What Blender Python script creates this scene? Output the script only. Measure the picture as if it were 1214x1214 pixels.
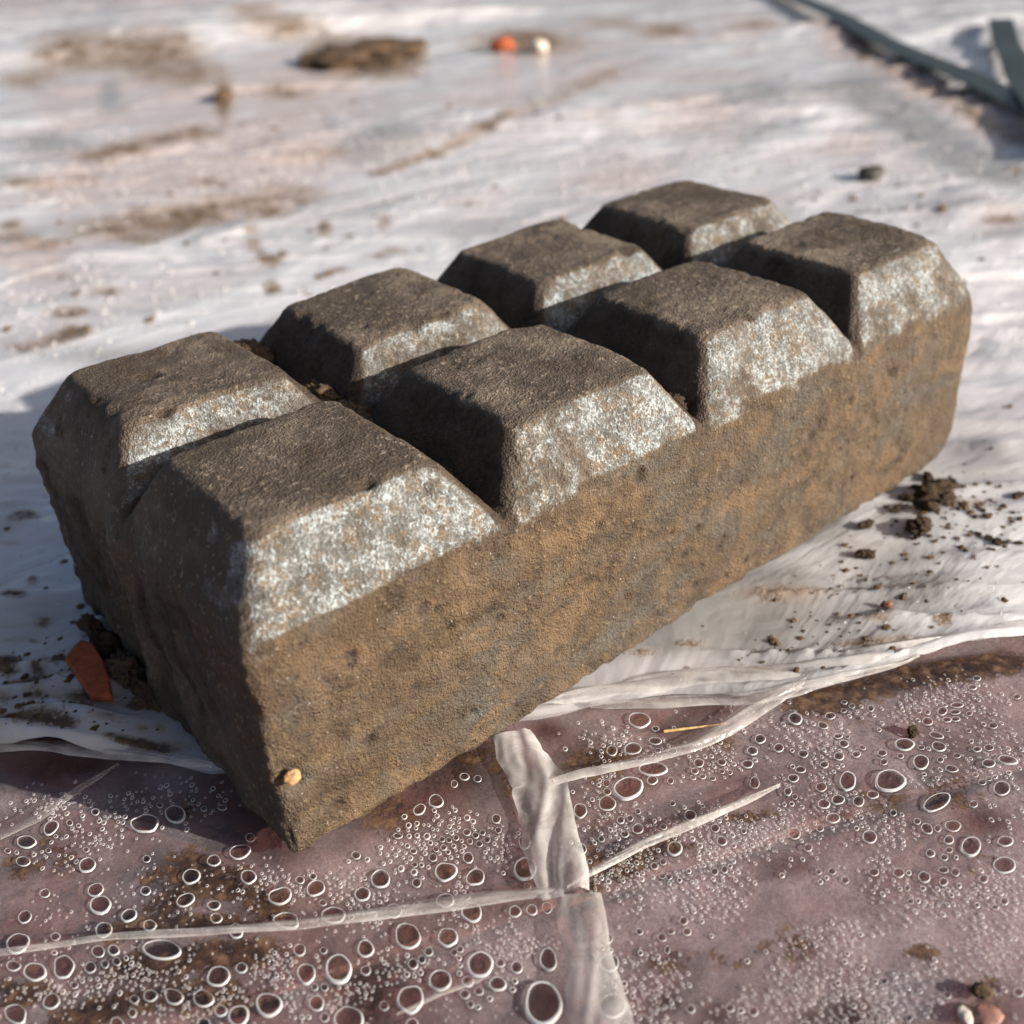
import bpy, math, random
import numpy as np
from mathutils import Matrix, Vector

for o in list(bpy.data.objects):
    bpy.data.objects.remove(o, do_unlink=True)
SC = bpy.context.scene
COL = SC.collection

# ------------------------------------------------------------------ camera
cam_d = bpy.data.cameras.new("camera")
cam = bpy.data.objects.new("camera", cam_d)
COL.objects.link(cam)
R_RIGHT = (0.77306, -0.63167, -0.05808)
R_DOWN = (-0.37761, -0.38470, -0.84227)
R_FWD = (0.50969, 0.67305, -0.53592)
CAM = (-0.04164, -0.12235, 0.14633)
cam.matrix_world = Matrix((
    (R_RIGHT[0], -R_DOWN[0], -R_FWD[0], CAM[0]),
    (R_RIGHT[1], -R_DOWN[1], -R_FWD[1], CAM[1]),
    (R_RIGHT[2], -R_DOWN[2], -R_FWD[2], CAM[2]),
    (0, 0, 0, 1)))
cam_d.sensor_width = 36.0
cam_d.lens = 36.0 * 1252.85 / 1214.0
cam_d.clip_start = 0.005
cam_d.clip_end = 500.0
cam_d.dof.use_dof = True
cam_d.dof.focus_distance = 0.195
cam_d.dof.aperture_fstop = 15.0
SC.camera = cam

# ------------------------------------------------------------------ light
SUN_X, SUN_Y, SUN_Z = 0.58, -1.0, 0.42           # towards the sun
sun_dir = Vector((SUN_X, SUN_Y, SUN_Z)).normalized()
elev = math.asin(sun_dir.z)
azim = math.atan2(sun_dir.x, sun_dir.y)          # clockwise from +Y
world = bpy.data.worlds.new("World")
SC.world = world
world.use_nodes = True
wn = world.node_tree.nodes
wl = world.node_tree.links
bg = wn.get("Background") or wn.new("ShaderNodeBackground")
wo = wn.get("World Output") or wn.new("ShaderNodeOutputWorld")
sky = wn.new("ShaderNodeTexSky")
sky.sky_type = 'NISHITA'
sky.sun_disc = False
sky.sun_elevation = elev
sky.sun_rotation = azim
sky.air_density = 0.8
sky.dust_density = 4.0
sky.ozone_density = 0.6
wl.new(sky.outputs[0], bg.inputs[0])
wl.new(bg.outputs[0], wo.inputs[0])
bg.inputs[1].default_value = 0.068
sun_d = bpy.data.lights.new("sun", 'SUN')
sun_d.energy = 4.9
sun_d.angle = math.radians(0.55)
sun_d.color = (1.0, 0.935, 0.845)
sun = bpy.data.objects.new("sun", sun_d)
sun.rotation_euler = sun_dir.to_track_quat('Z', 'Y').to_euler()
sun.location = (1, -2, 1)
COL.objects.link(sun)
SC.view_settings.view_transform = 'Standard'
SC.view_settings.look = 'None'
SC.view_settings.gamma = 1.0
SC.view_settings.use_curve_mapping = False
SC.view_settings.exposure = 0.84
SC.render.engine = 'CYCLES'
SC.cycles.transparent_max_bounces = 12
SC.cycles.max_bounces = 5
SC.cycles.use_denoising = True
SC.cycles.use_adaptive_sampling = True
SC.cycles.adaptive_threshold = 0.02
SC.cycles.caustics_reflective = False
SC.cycles.caustics_refractive = False
SC.cycles.sample_clamp_indirect = 4.0

# ------------------------------------------------------------------ data (measured, 1e-5 m)
DROPS = [[1527,-4651,389,297,50],[5447,-2509,321,256,-167],[9063,-5543,318,251,174],[-2494,104,335,185,130],[-516,-2087,284,214,74],[-1653,2842,297,202,115],[-846,-2919,255,216,99],[641,-2351,256,213,73],[2906,-2572,250,212,56],[1214,-3499,253,207,60],[45,-3276,245,210,59],[6853,-1370,231,218,158],[6118,-2462,290,172,139],[9221,-6382,335,147,177],[-1133,2688,251,181,100],[-1647,-1898,238,188,104],[2309,-5363,220,200,34],[1841,-1702,221,189,71],[-4280,1923,237,175,93],[-3829,937,258,156,87],[-2945,1694,218,179,96],[8508,-5036,259,150,30],[8822,-7284,230,160,10],[-2004,-925,216,169,97],[-576,-292,217,167,113],[-712,-754,232,155,127],[-4227,1141,230,150,107],[-59,-1175,217,157,125],[8900,-7841,218,156,171],[1693,-2686,211,161,59],[571,-3322,193,174,87],[-659,1026,194,173,116],[929,-1086,189,173,80],[10051,-5187,208,157,161],[-2085,-1752,200,155,77],[1112,-2785,190,162,69],[-4701,610,221,139,115],[2080,-4131,220,138,50],[9896,-5637,210,140,20],[2183,-2143,182,161,69],[4913,-2493,184,159,43],[-3463,3962,222,131,120],[-1509,1191,183,156,95],[-935,-1808,188,151,91],[6206,-1859,169,163,174],[10371,-6949,201,135,11],[-2802,2670,183,147,92],[-15,-552,171,157,105],[-3007,3970,189,137,-117],[-2380,-1123,185,138,98],[2758,-4804,164,152,33],[9114,-3387,171,143,46],[4,-2064,170,139,74],[1499,-2187,167,141,123],[2621,-374,166,140,73],[-3085,1138,167,136,98],[4445,-2284,174,130,47],[11094,-6656,181,124,131],[-1800,764,165,136,150],[-775,445,170,130,93],[5061,-4012,168,131,36],[-2887,2061,162,135,95],[-2701,-807,173,126,108],[735,-1777,155,134,104],[534,-1129,157,132,90],[-4201,447,159,123,100],[-1435,-399,161,118,86],[3245,-2160,171,109,52],[7685,-6070,154,120,8],[-2654,1141,140,132,91],[10481,-5638,137,132,-11],[8971,-6851,155,116,175],[1212,-3945,141,126,127],[-1079,-2376,144,116,88],[2279,-331,144,113,-154],[-1069,1194,147,110,103],[-4012,2342,148,108,91],[9372,-7594,153,104,159],[-3652,3539,154,99,110],[5863,-1627,139,108,44],[7584,-5397,134,109,3],[5800,-3690,134,108,33],[8004,-5193,133,108,4],[6835,-5155,138,103,24],[7240,-3940,154,92,35],[-2553,-1528,136,102,101],[10756,-6479,139,99,162],[6668,-1987,131,105,143],[-2467,716,138,98,108],[8204,-3275,129,104,24],[8232,-5463,138,97,22],[-3560,-620,138,96,96],[7738,-5089,127,104,3],[-3307,826,138,94,98],[7856,-3376,122,105,15],[10734,-5430,136,94,115],[2225,-3134,120,105,59],[3878,-2932,134,93,47],[11380,-5150,143,87,-170],[-4457,1508,142,86,119],[7525,-3537,118,103,176],[-2976,-518,130,93,106],[5905,-2652,116,104,31],[2319,-1737,123,98,61],[8290,-3649,123,98,21],[8584,-6596,120,100,33],[-1485,327,129,93,116],[-812,-1380,122,97,87],[4884,-3302,116,101,36],[7649,-7141,122,96,20],[6860,-2928,117,100,27],[8030,-4813,119,98,5],[10939,-5113,125,93,8],[8922,-4548,122,95,16],[7843,-4338,115,97,0],[-3106,673,126,87,98],[10161,-6099,120,91,134],[1618,-3915,112,97,57],[-2254,-1490,119,90,100],[-1574,42,118,89,102],[-3513,642,128,82,89],[9252,-4416,107,98,32],[8543,-5539,119,88,157],[9358,-3856,109,95,79],[9674,-3794,112,92,171],[2445,-3304,108,95,56],[2662,-3433,120,85,50],[11716,-5258,133,76,146],[-354,1185,116,86,87],[5791,-4429,114,87,32],[8492,-4064,111,89,17],[3197,-1425,115,84,56],[-2238,1439,116,83,102],[-1670,-1026,111,86,103],[7420,-6818,112,85,6],[894,-3608,101,92,76],[-159,-3611,103,90,84],[3369,-250,101,91,106],[-3587,2591,108,84,102],[8648,-6972,110,80,6],[3020,-4482,102,85,42],[8124,-4286,103,84,162],[11135,-6267,108,78,166],[422,-2797,101,83,71],[1352,-1563,104,80,66],[5055,-3599,94,88,9],[11770,-5992,106,77,-2],[7186,-3206,97,84,20],[9581,-5030,101,80,1],[6732,-2377,94,84,26],[11532,-5328,113,69,148],[12346,-5201,102,75,163],[7502,-4486,102,75,26],[8542,-4503,96,79,6],[863,-425,95,79,101],[-202,-2389,95,78,81],[-3746,1605,105,70,104],[5913,-4170,94,77,28],[1869,-1313,95,75,65],[-2240,3774,103,69,97],[9213,-4726,94,75,5],[8148,-6935,99,71,12],[11400,-5429,98,71,161],[7134,-6538,94,74,167],[3528,-446,90,77,67],[12655,-5115,96,72,177],[11255,-5332,97,71,160],[8348,-7785,101,68,11],[5101,-2296,90,76,43],[-141,-229,92,74,99],[6133,-2125,85,80,160],[10401,-4204,104,65,27],[738,-2776,88,75,72],[6912,-9184,98,67,4],[4148,-7455,89,73,180],[-1946,2093,98,66,89],[9335,-4224,91,71,157],[7790,-7400,95,68,9],[10943,-6145,93,69,168],[12777,-5900,94,68,175],[5243,-2130,92,69,45],[8104,-7421,99,64,17],[-313,-3084,86,73,83],[727,-3749,82,76,103],[4802,-2956,90,69,43],[3121,-263,94,66,59],[6918,-1748,82,75,27],[6750,-5508,91,67,24],[-415,2183,92,66,116],[-3193,-406,93,65,108],[9667,-6822,91,66,5],[4860,-3649,80,75,171],[4635,-3231,83,72,38],[3684,-5044,84,71,32],[6653,-3019,84,71,30],[1471,-3688,84,71,59],[3762,-6821,84,71,9],[2623,-1306,85,70,63],[9399,-5188,90,66,16],[4138,-5079,86,69,34],[8000,-7269,92,63,155],[1654,-549,90,64,129],[7251,-5377,90,64,25],[4038,-5247,82,70,25],[-1098,-2643,85,67,81],[-3306,-619,90,63,95],[-3145,440,91,62,92],[921,-3851,78,72,113],[8239,-8214,92,61,12],[10253,-6644,87,64,175],[6145,-2885,92,60,41],[4564,-4017,82,66,37],[6364,-2144,77,69,31],[5214,-4780,82,64,31],[6677,-6315,83,63,17],[577,-2821,79,65,69],[-3308,534,89,57,87],[8727,-6713,87,58,18],[6641,-6076,80,63,13],[10514,-5989,83,60,162],[67,-312,79,63,88],[10292,-4965,80,62,172],[8462,-6015,84,59,18],[-2700,3856,88,56,93],[10198,-5847,82,60,8],[3110,-6181,74,66,180],[5262,-3550,75,65,32],[3543,-6562,76,64,17],[-1258,3086,83,58,94],[6439,-2302,74,65,151],[8599,-6397,80,60,8],[5370,-4857,82,58,34],[-2815,-1364,97,49,133],[2695,-1465,75,62,63],[11153,-4977,87,53,23],[2789,-1674,74,62,61],[8260,-7127,80,57,9],[9432,-4700,73,62,55],[2632,-1649,74,61,63],[4953,-3037,76,59,42],[4278,-3014,77,58,45],[9752,-5303,77,58,9],[3068,-1646,75,59,57],[-73,-864,73,60,99],[4726,-4064,74,59,37],[6658,-3208,70,62,16],[-522,-1637,73,59,88],[10181,-3924,73,59,6],[-849,-2223,74,58,80],[2135,-1268,70,61,75],[-3823,500,79,54,104],[1690,-983,70,60,79],[2713,-2869,67,62,63],[3488,-4732,66,62,18],[10223,-5435,73,56,167],[3864,-5066,67,61,14],[8469,-7090,74,55,178],[6764,-3351,67,60,175],[5174,-3012,72,55,41],[4588,-4331,72,55,37],[6528,-2190,67,59,33],[6090,-8528,73,54,0],[11709,-5530,73,53,8],[2298,-1200,70,55,63],[2416,-1256,70,55,62],[11055,-4848,70,55,174],[10343,-6461,72,53,-1],[698,-3934,68,56,61],[-681,2412,73,52,89],[5780,-3282,69,55,36],[2543,-1495,69,55,61],[10163,-3755,70,54,156],[-3788,3990,77,49,101],[1139,-3083,65,58,76],[-961,-2110,68,55,86],[2021,-1196,69,54,65],[4522,-4237,64,58,25],[-2695,3016,74,50,100],[9974,-3883,67,55,2],[2823,-1499,66,55,62],[2224,-1102,66,54,68],[1032,-3062,64,55,69],[5618,-7779,67,52,174],[9463,-4343,67,52,15],[3588,-5248,71,48,40],[7015,-3351,61,55,7],[1542,-1228,63,53,73],[7499,-4644,69,48,28],[7272,-7078,69,48,16],[6508,-3104,60,55,6],[10416,-6676,67,49,176],[6464,-5935,65,50,17],[-3221,3479,72,45,93],[6233,-4541,66,49,30],[8024,-8182,67,48,167],[5379,-8359,65,49,3],[7093,-7255,65,49,5],[11024,-5483,65,49,5],[7110,-3470,64,49,31],[11305,-5764,65,48,4],[3638,-6690,60,51,7],[10817,-6830,65,47,169],[1673,-814,61,50,73],[2024,-1014,61,50,70],[7334,-4701,63,48,24],[7452,-7240,63,48,179],[10061,-4629,63,48,13],[2694,-5200,60,50,38],[2138,-1387,60,50,69],[6336,-6066,63,47,22],[450,-1505,59,50,106],[-3863,1330,67,44,111],[7834,-7973,65,45,9],[1451,-4067,57,51,60],[8099,-4123,58,50,3],[1628,-1305,59,49,73],[11071,-5951,67,43,17],[4901,-4481,60,48,33],[5977,-5569,60,48,19],[245,-2882,57,50,89],[4664,-4495,59,48,34],[-2597,3677,65,43,96],[1331,-4158,57,49,133],[7545,-6919,62,45,13],[5075,-7347,59,47,7],[7188,-7323,63,44,15],[7700,-5797,61,45,18],[2477,-510,60,45,63],[427,-2990,56,48,76],[10544,-6723,61,44,0],[5881,-4620,59,45,30],[2287,-1356,56,47,68],[8421,-3861,58,45,22],[2409,-1497,55,47,67],[5436,-7202,57,45,8],[975,-4050,52,49,87],[2251,-5687,53,48,28],[3242,-5000,56,45,38],[9703,-5830,57,44,170],[7929,-7593,61,41,14],[-1869,3967,61,41,94],[5522,-7694,56,43,5],[756,-4039,51,47,71],[4350,-6207,53,45,12],[6472,-6089,55,43,16],[5563,-7423,56,42,14],[1033,-3187,52,45,69],[2922,-4656,52,45,39],[4352,-5270,52,45,21],[5504,-4863,53,44,24],[4942,-7724,54,43,3],[5419,-8061,55,42,3],[8421,-7247,59,39,16],[878,-3404,51,45,70],[5573,-7147,54,42,8],[5043,-7813,54,42,3],[2621,-5297,49,46,17],[12129,-5467,56,40,8],[2642,-5431,52,43,37],[-3006,397,57,39,92],[2804,-6247,50,44,19],[5244,-7244,52,42,7],[7671,-7617,54,40,175],[2559,-5117,49,44,36],[-3676,3851,58,37,100],[3400,-5228,52,41,36],[-1358,-2410,51,41,90],[7227,-4623,52,40,23],[672,-1447,49,42,97],[-3005,3728,57,36,93],[6009,-7081,51,40,170],[7979,-5696,52,39,18],[968,-3300,48,42,69],[7171,-7005,51,38,11],[4921,-7888,50,38,165],[5788,-8073,50,38,175],[5863,-8224,51,37,10],[2860,-4541,48,39,43],[5682,-7602,49,38,167],[-1279,-2471,47,38,90],[6352,-5456,47,38,18],[2464,-5633,44,40,28],[4261,-5557,46,38,26],[4689,-6296,45,38,10],[5412,-7607,47,36,12],[2463,-5755,43,39,26],[-3500,375,49,33,100],[-3699,502,49,33,100],[4505,-6973,46,35,154],[-2006,3247,47,33,99],[349,-1388,43,36,87],[-271,-943,43,33,80],[4161,-6952,41,33,15],[-3592,456,45,30,101]]
CLUSTERS = [[2150,-1125,955,472,153,420,233,566],[1687,-2360,499,209,54,70,198,396],[2008,-3400,675,469,150,700,131,262],[2806,-1966,639,293,52,200,163,327],[461,-1038,760,352,156,130,156,343],[492,-1513,430,322,126,90,182,425],[196,-2701,403,291,130,60,140,321],[-804,-2579,592,487,86,180,121,268],[-1178,-1680,506,404,105,150,139,307],[-1271,-1303,478,222,135,80,142,284],[-3040,165,918,313,145,260,143,372],[-4073,685,784,456,139,120,141,310],[-2474,-1107,1065,417,135,260,122,272],[-2616,3181,1461,614,148,120,173,380],[-1083,2992,2034,634,143,160,182,437],[-2769,4526,926,404,132,90,184,369],[-421,-18,750,505,126,120,159,318],[4426,-3427,994,648,44,210,177,419],[4619,-3842,1536,493,169,420,159,413],[5462,-4601,944,475,172,380,158,379],[4113,-4530,1095,652,140,420,134,329],[4266,-5308,1331,698,141,300,144,374],[3316,-5657,1403,710,140,420,121,296],[2637,-5614,552,495,28,160,144,340],[6406,-4723,523,445,165,220,147,326],[7194,-5186,1302,560,140,300,148,329],[6668,-6264,1093,418,140,380,151,378],[7360,-7218,1076,485,142,460,147,383],[8398,-7928,1059,497,24,230,148,385],[7686,-6368,942,681,156,200,157,361],[8887,-6719,1181,801,154,300,162,389],[5810,-6889,1171,453,141,320,112,280],[5645,-7904,932,411,142,420,157,392],[5421,-8335,965,327,141,520,151,402],[4624,-7001,1005,552,143,300,118,289],[7002,-8731,914,459,23,220,119,264],[3734,-6937,855,393,141,180,114,278],[7348,-3141,1014,502,162,260,184,442],[8668,-4056,1003,512,157,260,185,407],[10346,-4366,1728,545,153,320,175,427],[11818,-5079,1427,549,155,260,178,396],[11466,-6333,1402,505,27,240,165,404],[9622,-5228,1389,742,143,320,163,398],[9852,-6286,1205,693,146,320,155,397],[8316,-4884,1133,607,142,260,157,385],[6581,-2137,592,314,163,120,188,376],[6268,-1544,970,568,138,110,192,422],[5069,-2334,708,458,45,150,176,387],[6302,-3858,999,348,170,180,153,341],[3447,-2786,1249,577,49,60,160,385],[8301,-2308,988,481,139,120,179,358],[5328,-5617,4341,2422,142,900,104,237],[-1294,-775,4174,1542,136,700,103,234],[9125,-4477,3443,1954,143,700,129,277]]
FILM_SOIL = [[-1423,1418,325,239,103,0.8],[-1218,844,315,236,104,0.8],[-1003,476,308,235,104,0.8],[-1754,947,264,178,120,0.8],[-2152,906,261,173,120,0.8],[-829,-332,304,232,113,0.7],[-3009,1031,192,108,127,0.95],[-2822,921,192,108,128,0.95],[-2635,810,192,109,128,0.95],[-2448,699,192,109,128,0.95],[-2260,588,191,110,128,0.95],[-2084,448,191,110,128,0.95],[-1921,281,190,110,129,0.95],[-1758,115,189,110,129,0.95],[-1596,-51,188,110,129,0.95],[-1435,-217,187,110,130,0.95],[-3016,181,272,158,127,0.9],[-2761,31,271,160,127,0.9],[-2506,-120,270,161,127,0.9],[-2250,-271,270,162,128,0.9],[-1959,-468,269,163,128,0.9],[-1634,-709,268,164,129,0.9],[-1309,-950,266,165,129,0.9],[-4467,889,416,156,134,0.95],[-4178,-5,232,119,130,0.85],[-3947,-87,233,120,130,0.85],[-3713,-169,233,121,130,0.85],[-3483,-264,233,123,130,0.85],[-3255,-371,233,124,130,0.85],[-2712,-709,408,209,132,0.45],[-2312,-1062,405,210,132,0.45],[-1914,-1413,403,210,133,0.45],[-3736,3437,269,172,108,0.5],[-3033,3302,521,337,113,0.35],[-1993,1630,259,185,102,0.6],[-1002,2576,108,59,74,0.5],[-935,2651,109,59,74,0.5],[-867,2726,110,60,74,0.5],[-799,2802,111,60,74,0.5],[-730,2879,111,60,73,0.5],[3463,-3615,135,112,45,0.8],[3950,-3594,241,156,139,0.55],[4265,-3642,242,158,140,0.55],[4585,-3691,244,161,140,0.55],[4972,-3797,245,163,141,0.55],[4301,-3555,286,142,139,0.5],[4051,-3088,452,101,47,0.4],[6536,-4333,367,134,139,0.6],[5219,-3959,216,127,140,0.4],[10073,-3787,497,354,150,0.3],[9674,-6395,389,280,160,0.45],[8680,-5691,302,210,152,0.5],[6593,-8833,201,139,8,0.6],[5156,-6508,391,223,144,0.35],[3430,-5372,324,176,140,0.3],[4258,-6008,387,176,140,0.3],[6465,-7870,167,87,145,0.7],[5663,-1594,398,197,138,0.6],[7482,-2708,399,180,139,0.4],[9744,-3333,412,218,141,0.85],[10284,-3534,414,221,142,0.85],[10857,-3769,416,224,142,0.85],[11461,-4039,419,227,143,0.85],[12025,-4329,421,229,143,0.85],[12544,-4638,422,230,144,0.85],[13066,-4948,423,231,144,0.85],[13591,-5260,425,232,145,0.85],[5266,-1670,472,256,138,0.35],[8658,-7480,361,246,157,0.3],[4182,-750,318,256,132,0.5],[4212,-1206,313,249,134,0.5],[1804,-39,475,383,119,0.3],[3708,201,489,265,135,0.6]]
FILM_CLEAR = [[9494,-7144,459,303,154,1.0],[7808,-5487,161,123,17,1.0],[5162,-3370,134,117,33,1.0],[4789,-7778,348,243,152,1.0],[6317,-9124,299,208,6,0.7],[-513,-2836,439,368,85,0.8],[-183,-2561,446,322,67,0.6],[6366,-5649,214,167,156,0.5],[2938,-5843,165,148,160,0.8],[3326,-6490,188,156,156,0.6],[5572,-1805,237,215,143,0.6],[7314,-1881,654,352,139,0.5],[8120,-2140,412,193,139,0.7],[5326,-1134,482,333,137,0.4],[3345,-104,486,419,119,0.7],[2667,-145,480,401,120,0.7],[2013,-184,473,385,120,0.7],[-113,751,478,355,117,0.6],[-250,1560,498,367,115,0.6],[-394,2410,520,379,112,0.6],[-2488,5355,1044,433,132,0.85],[4334,-7378,124,90,152,0.7],[11756,-3918,422,207,141,0.6],[12247,-4234,422,207,142,0.6],[12739,-4552,423,208,142,0.6],[13233,-4870,424,209,142,0.6],[13728,-5189,424,210,143,0.6],[5343,-378,330,256,135,0.9],[4301,-3555,286,230,142,0.7],[9782,-6494,484,360,169,0.4],[6108,-5417,292,246,169,0.5]]
FILM_MIST = [[2161,-3846,734,533,137,0.7],[1601,-878,970,547,134,0.3],[-2492,2688,704,275,134,0.5],[1267,-3254,669,376,136,0.4],[6228,-4686,660,538,155,0.5],[5890,-5679,827,498,144,0.5],[4621,-4985,1089,488,140,0.4],[6428,-1380,490,301,138,0.6],[5130,-6284,1176,380,139,0.4],[5412,-8061,1099,401,141,0.6],[-1222,-2024,403,276,127,0.6],[-2368,4300,587,245,132,0.4],[994,-1515,715,337,136,0.35],[-1179,2402,1268,390,136,0.3],[7041,-7574,1308,464,141,0.3]]
SHEET_DIRT = [[46348,70965,8560,3474,64,1.0],[46081,75356,5668,1455,61,0.8],[45672,64836,4792,1479,59,0.6],[58312,64075,6202,3788,65,0.75],[59198,66010,3806,1463,55,0.7],[58976,62893,3625,1428,54,0.7],[68608,57005,3768,2127,52,0.7],[69525,65355,4444,2917,65,0.4],[30385,64797,6630,485,64,0.9],[29972,96375,7545,2497,77,0.6],[33281,90861,7126,2484,75,0.6],[36914,88878,7113,2529,73,0.6],[23503,88309,4984,1886,82,0.6],[32138,79770,5867,1990,72,0.5],[34107,76649,5672,1983,70,0.5],[17183,54669,1838,988,90,0.7],[19273,55239,1892,1027,88,0.7],[21549,55716,1948,1067,86,0.7],[24021,56091,2005,1109,83,0.7],[12028,52360,2215,1164,106,0.55],[8790,44165,1489,568,80,0.6],[11436,40068,1946,1142,98,0.6],[13203,39700,1958,1180,96,0.6],[15280,39167,1967,1222,95,0.6],[17683,38459,1975,1271,92,0.6],[20956,38293,2028,1349,88,0.6],[12378,37047,1105,667,93,0.5],[13624,37265,1125,687,91,0.5],[14910,37490,1146,707,90,0.5],[16239,37722,1169,728,88,0.5],[24885,44888,1366,872,84,0.3],[26012,43931,1351,879,83,0.3],[27137,42977,1337,885,82,0.3],[26178,37787,670,462,80,0.6],[26983,37903,678,469,79,0.6],[27802,38022,687,475,78,0.6],[28636,38142,696,482,76,0.6],[29483,38264,705,488,75,0.6],[30346,38388,714,494,74,0.6],[31307,38647,727,502,73,0.6],[32376,39047,744,511,71,0.6],[33474,39458,762,520,70,0.6],[34602,39880,781,529,68,0.6],[35763,40315,800,538,67,0.6],[36956,40761,821,547,66,0.6],[38184,41221,843,556,64,0.6],[40075,42012,1731,896,56,0.4],[42723,43177,1841,926,55,0.4],[45545,44420,1964,957,53,0.4],[48671,45796,2106,990,52,0.4],[52147,47326,2270,1027,50,0.4],[15070,29150,826,452,72,0.8],[15669,31859,763,296,67,0.7],[13501,26083,807,267,64,0.8],[16697,34006,699,342,71,0.5],[18770,35612,1035,699,95,0.7],[19042,31236,1055,309,61,0.6],[21456,29930,1327,275,57,0.6],[18706,26085,581,366,119,0.45],[19671,26222,587,376,119,0.45],[16398,25756,613,450,99,0.3],[6521,29936,809,467,111,0.7],[4185,27627,718,358,121,0.6],[4905,27609,722,365,121,0.6],[5639,27591,727,373,120,0.6],[6073,27752,643,389,98,0.7],[8313,41345,1254,661,112,0.5],[8909,39528,1211,648,113,0.5],[8341,31118,977,455,123,0.4],[7370,34410,1223,490,125,0.35],[14700,50379,1572,821,87,0.4],[18836,43831,1572,782,118,0.4],[34055,61948,2643,1595,87,0.5],[48394,89528,5609,2979,97,0.5],[53094,103859,5603,2492,75,0.5],[77835,47860,3221,1176,39,0.5],[74268,43120,2883,1106,37,0.5],[70925,38960,2596,1044,36,0.5],[67775,35296,2348,988,35,0.5],[64928,31985,2136,937,34,0.5],[62342,28977,1952,890,33,0.5],[59983,26234,1792,847,32,0.5],[57973,23792,1659,809,31,0.5],[56262,21605,1547,776,30,0.5],[54671,19572,1448,744,29,0.5],[53190,17679,1358,714,27,0.5],[51807,15911,1278,686,26,0.5],[74108,51378,3263,2081,48,0.6],[67189,35953,2014,409,35,0.8],[64050,44680,1850,1247,49,0.3],[38868,9208,687,548,152,0.5],[46359,12817,759,331,27,0.5],[18461,-1466,614,201,137,0.35],[14523,-1021,292,139,139,0.5],[11743,-422,657,253,138,0.4],[12417,-1067,652,252,138,0.4],[10172,1080,477,224,137,0.3],[11789,-3012,604,110,137,0.5],[12470,-3464,604,111,137,0.5],[9660,-2027,513,105,137,0.6],[8280,5,356,138,137,0.4],[13685,-3735,199,153,177,0.7],[12663,-2766,355,116,138,0.5],[9259,-534,267,84,137,0.6],[-2178,9244,348,206,93,0.95],[-1672,8579,230,131,87,0.7],[-1149,8475,341,165,128,0.9],[-2015,8224,388,158,131,0.95],[-1631,8014,388,159,131,0.95],[-1142,7706,387,160,132,0.85],[-1997,7593,291,149,127,0.7],[-1348,6884,378,175,130,0.9],[-2584,7962,194,118,97,0.9],[-1484,6509,372,171,130,0.6],[-2418,6573,400,164,132,0.95],[-1983,6090,397,163,132,0.95],[-2085,6544,363,120,134,0.6],[-1071,4837,381,92,136,0.9],[-729,4399,378,91,136,0.9],[-548,5899,242,123,129,0.9],[-590,7190,308,199,115,0.5],[-718,5054,145,101,100,0.6],[-431,4886,110,76,91,0.8],[-2414,7116,456,98,136,0.5],[-275,15222,493,200,129,0.4],[-646,12137,203,95,81,0.7],[-1216,11498,266,127,127,0.6],[-1069,10116,244,144,119,0.5],[-1615,9916,706,90,136,0.4],[-573,14389,355,116,132,0.5],[180,15243,418,255,109,0.5],[734,18679,300,175,112,0.3],[-1187,5650,356,96,136,0.5],[-482,4358,516,92,137,0.5],[30050,26261,646,543,102,0.2],[25717,29357,1276,681,124,0.25]]
SHEET_PINK = [[23638,74742,17079,5097,74,0.8],[31108,67689,16173,5196,68,0.8],[36250,62688,15614,5232,64,0.8],[13207,49547,6318,3069,84,0.9],[18468,47714,6390,3266,79,0.9],[22866,46489,6525,3432,75,0.9],[7432,37961,3560,1806,87,0.9],[42569,49258,8867,4306,58,0.55],[56261,54311,13466,5914,52,0.6],[47151,33632,11668,4838,44,0.6],[33134,27139,5497,3578,52,0.5],[45309,20802,6980,2953,35,0.45],[27787,31390,3154,1690,58,0.4],[73436,52663,13921,4961,42,0.6],[70994,40924,4199,1568,37,1.0],[66848,35713,3661,1453,36,1.0],[63234,31171,3224,1352,35,1.0],[60057,27177,2864,1263,33,1.0],[57593,23900,2594,1190,31,1.0],[55698,21182,2387,1130,30,1.0],[53962,18692,2207,1074,28,1.0],[52367,16403,2049,1022,27,1.0],[40139,10822,3764,2355,24,0.3],[28805,44270,5000,3430,92,0.5],[21597,40371,4058,2692,93,0.5],[33493,10833,3140,1924,30,0.35],[34463,6710,3850,887,29,0.35],[11131,162,944,477,138,0.25],[36065,18856,3403,1913,39,0.4]]
SHEET_GREY = [[9086,420,1282,734,138,0.6],[10732,-1139,1263,725,140,0.6],[11855,-86,1333,809,140,0.5],[14082,-2658,1297,771,144,0.4],[19902,133,1010,793,3,0.2],[58043,30040,3429,1557,36,0.5],[54283,25396,2958,1432,34,0.5],[51042,21394,2583,1324,32,0.5],[48651,18064,2308,1234,30,0.5],[46927,15239,2103,1160,28,0.5],[45368,12684,1929,1091,25,0.5],[53368,33164,3215,2776,107,0.35],[45860,27970,2043,1409,43,0.3],[31442,44160,2345,1456,71,0.4],[28169,41884,2141,1368,75,0.4],[16349,60872,3190,1679,97,0.4],[25573,74589,5646,625,69,0.4],[6192,24259,1961,713,129,0.3],[20318,-1545,927,587,17,0.15],[14558,458,915,560,141,0.6]]  # grey film patches; the run below the straps is a painted shadow band
EDGE_W = [[-15449,16690],[-12764,16186],[-10503,15661],[-9451,15538],[-8368,15274],[-6191,14779],[-5305,14828],[-3731,15361],[-1066,15574],[281,15634],[1306,15776],[2328,15822],[3511,15801],[4693,15781],[5749,15925],[6864,16221],[8006,16524],[9154,16781],[10515,16911],[12653,17072],[15454,17280]]
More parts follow.
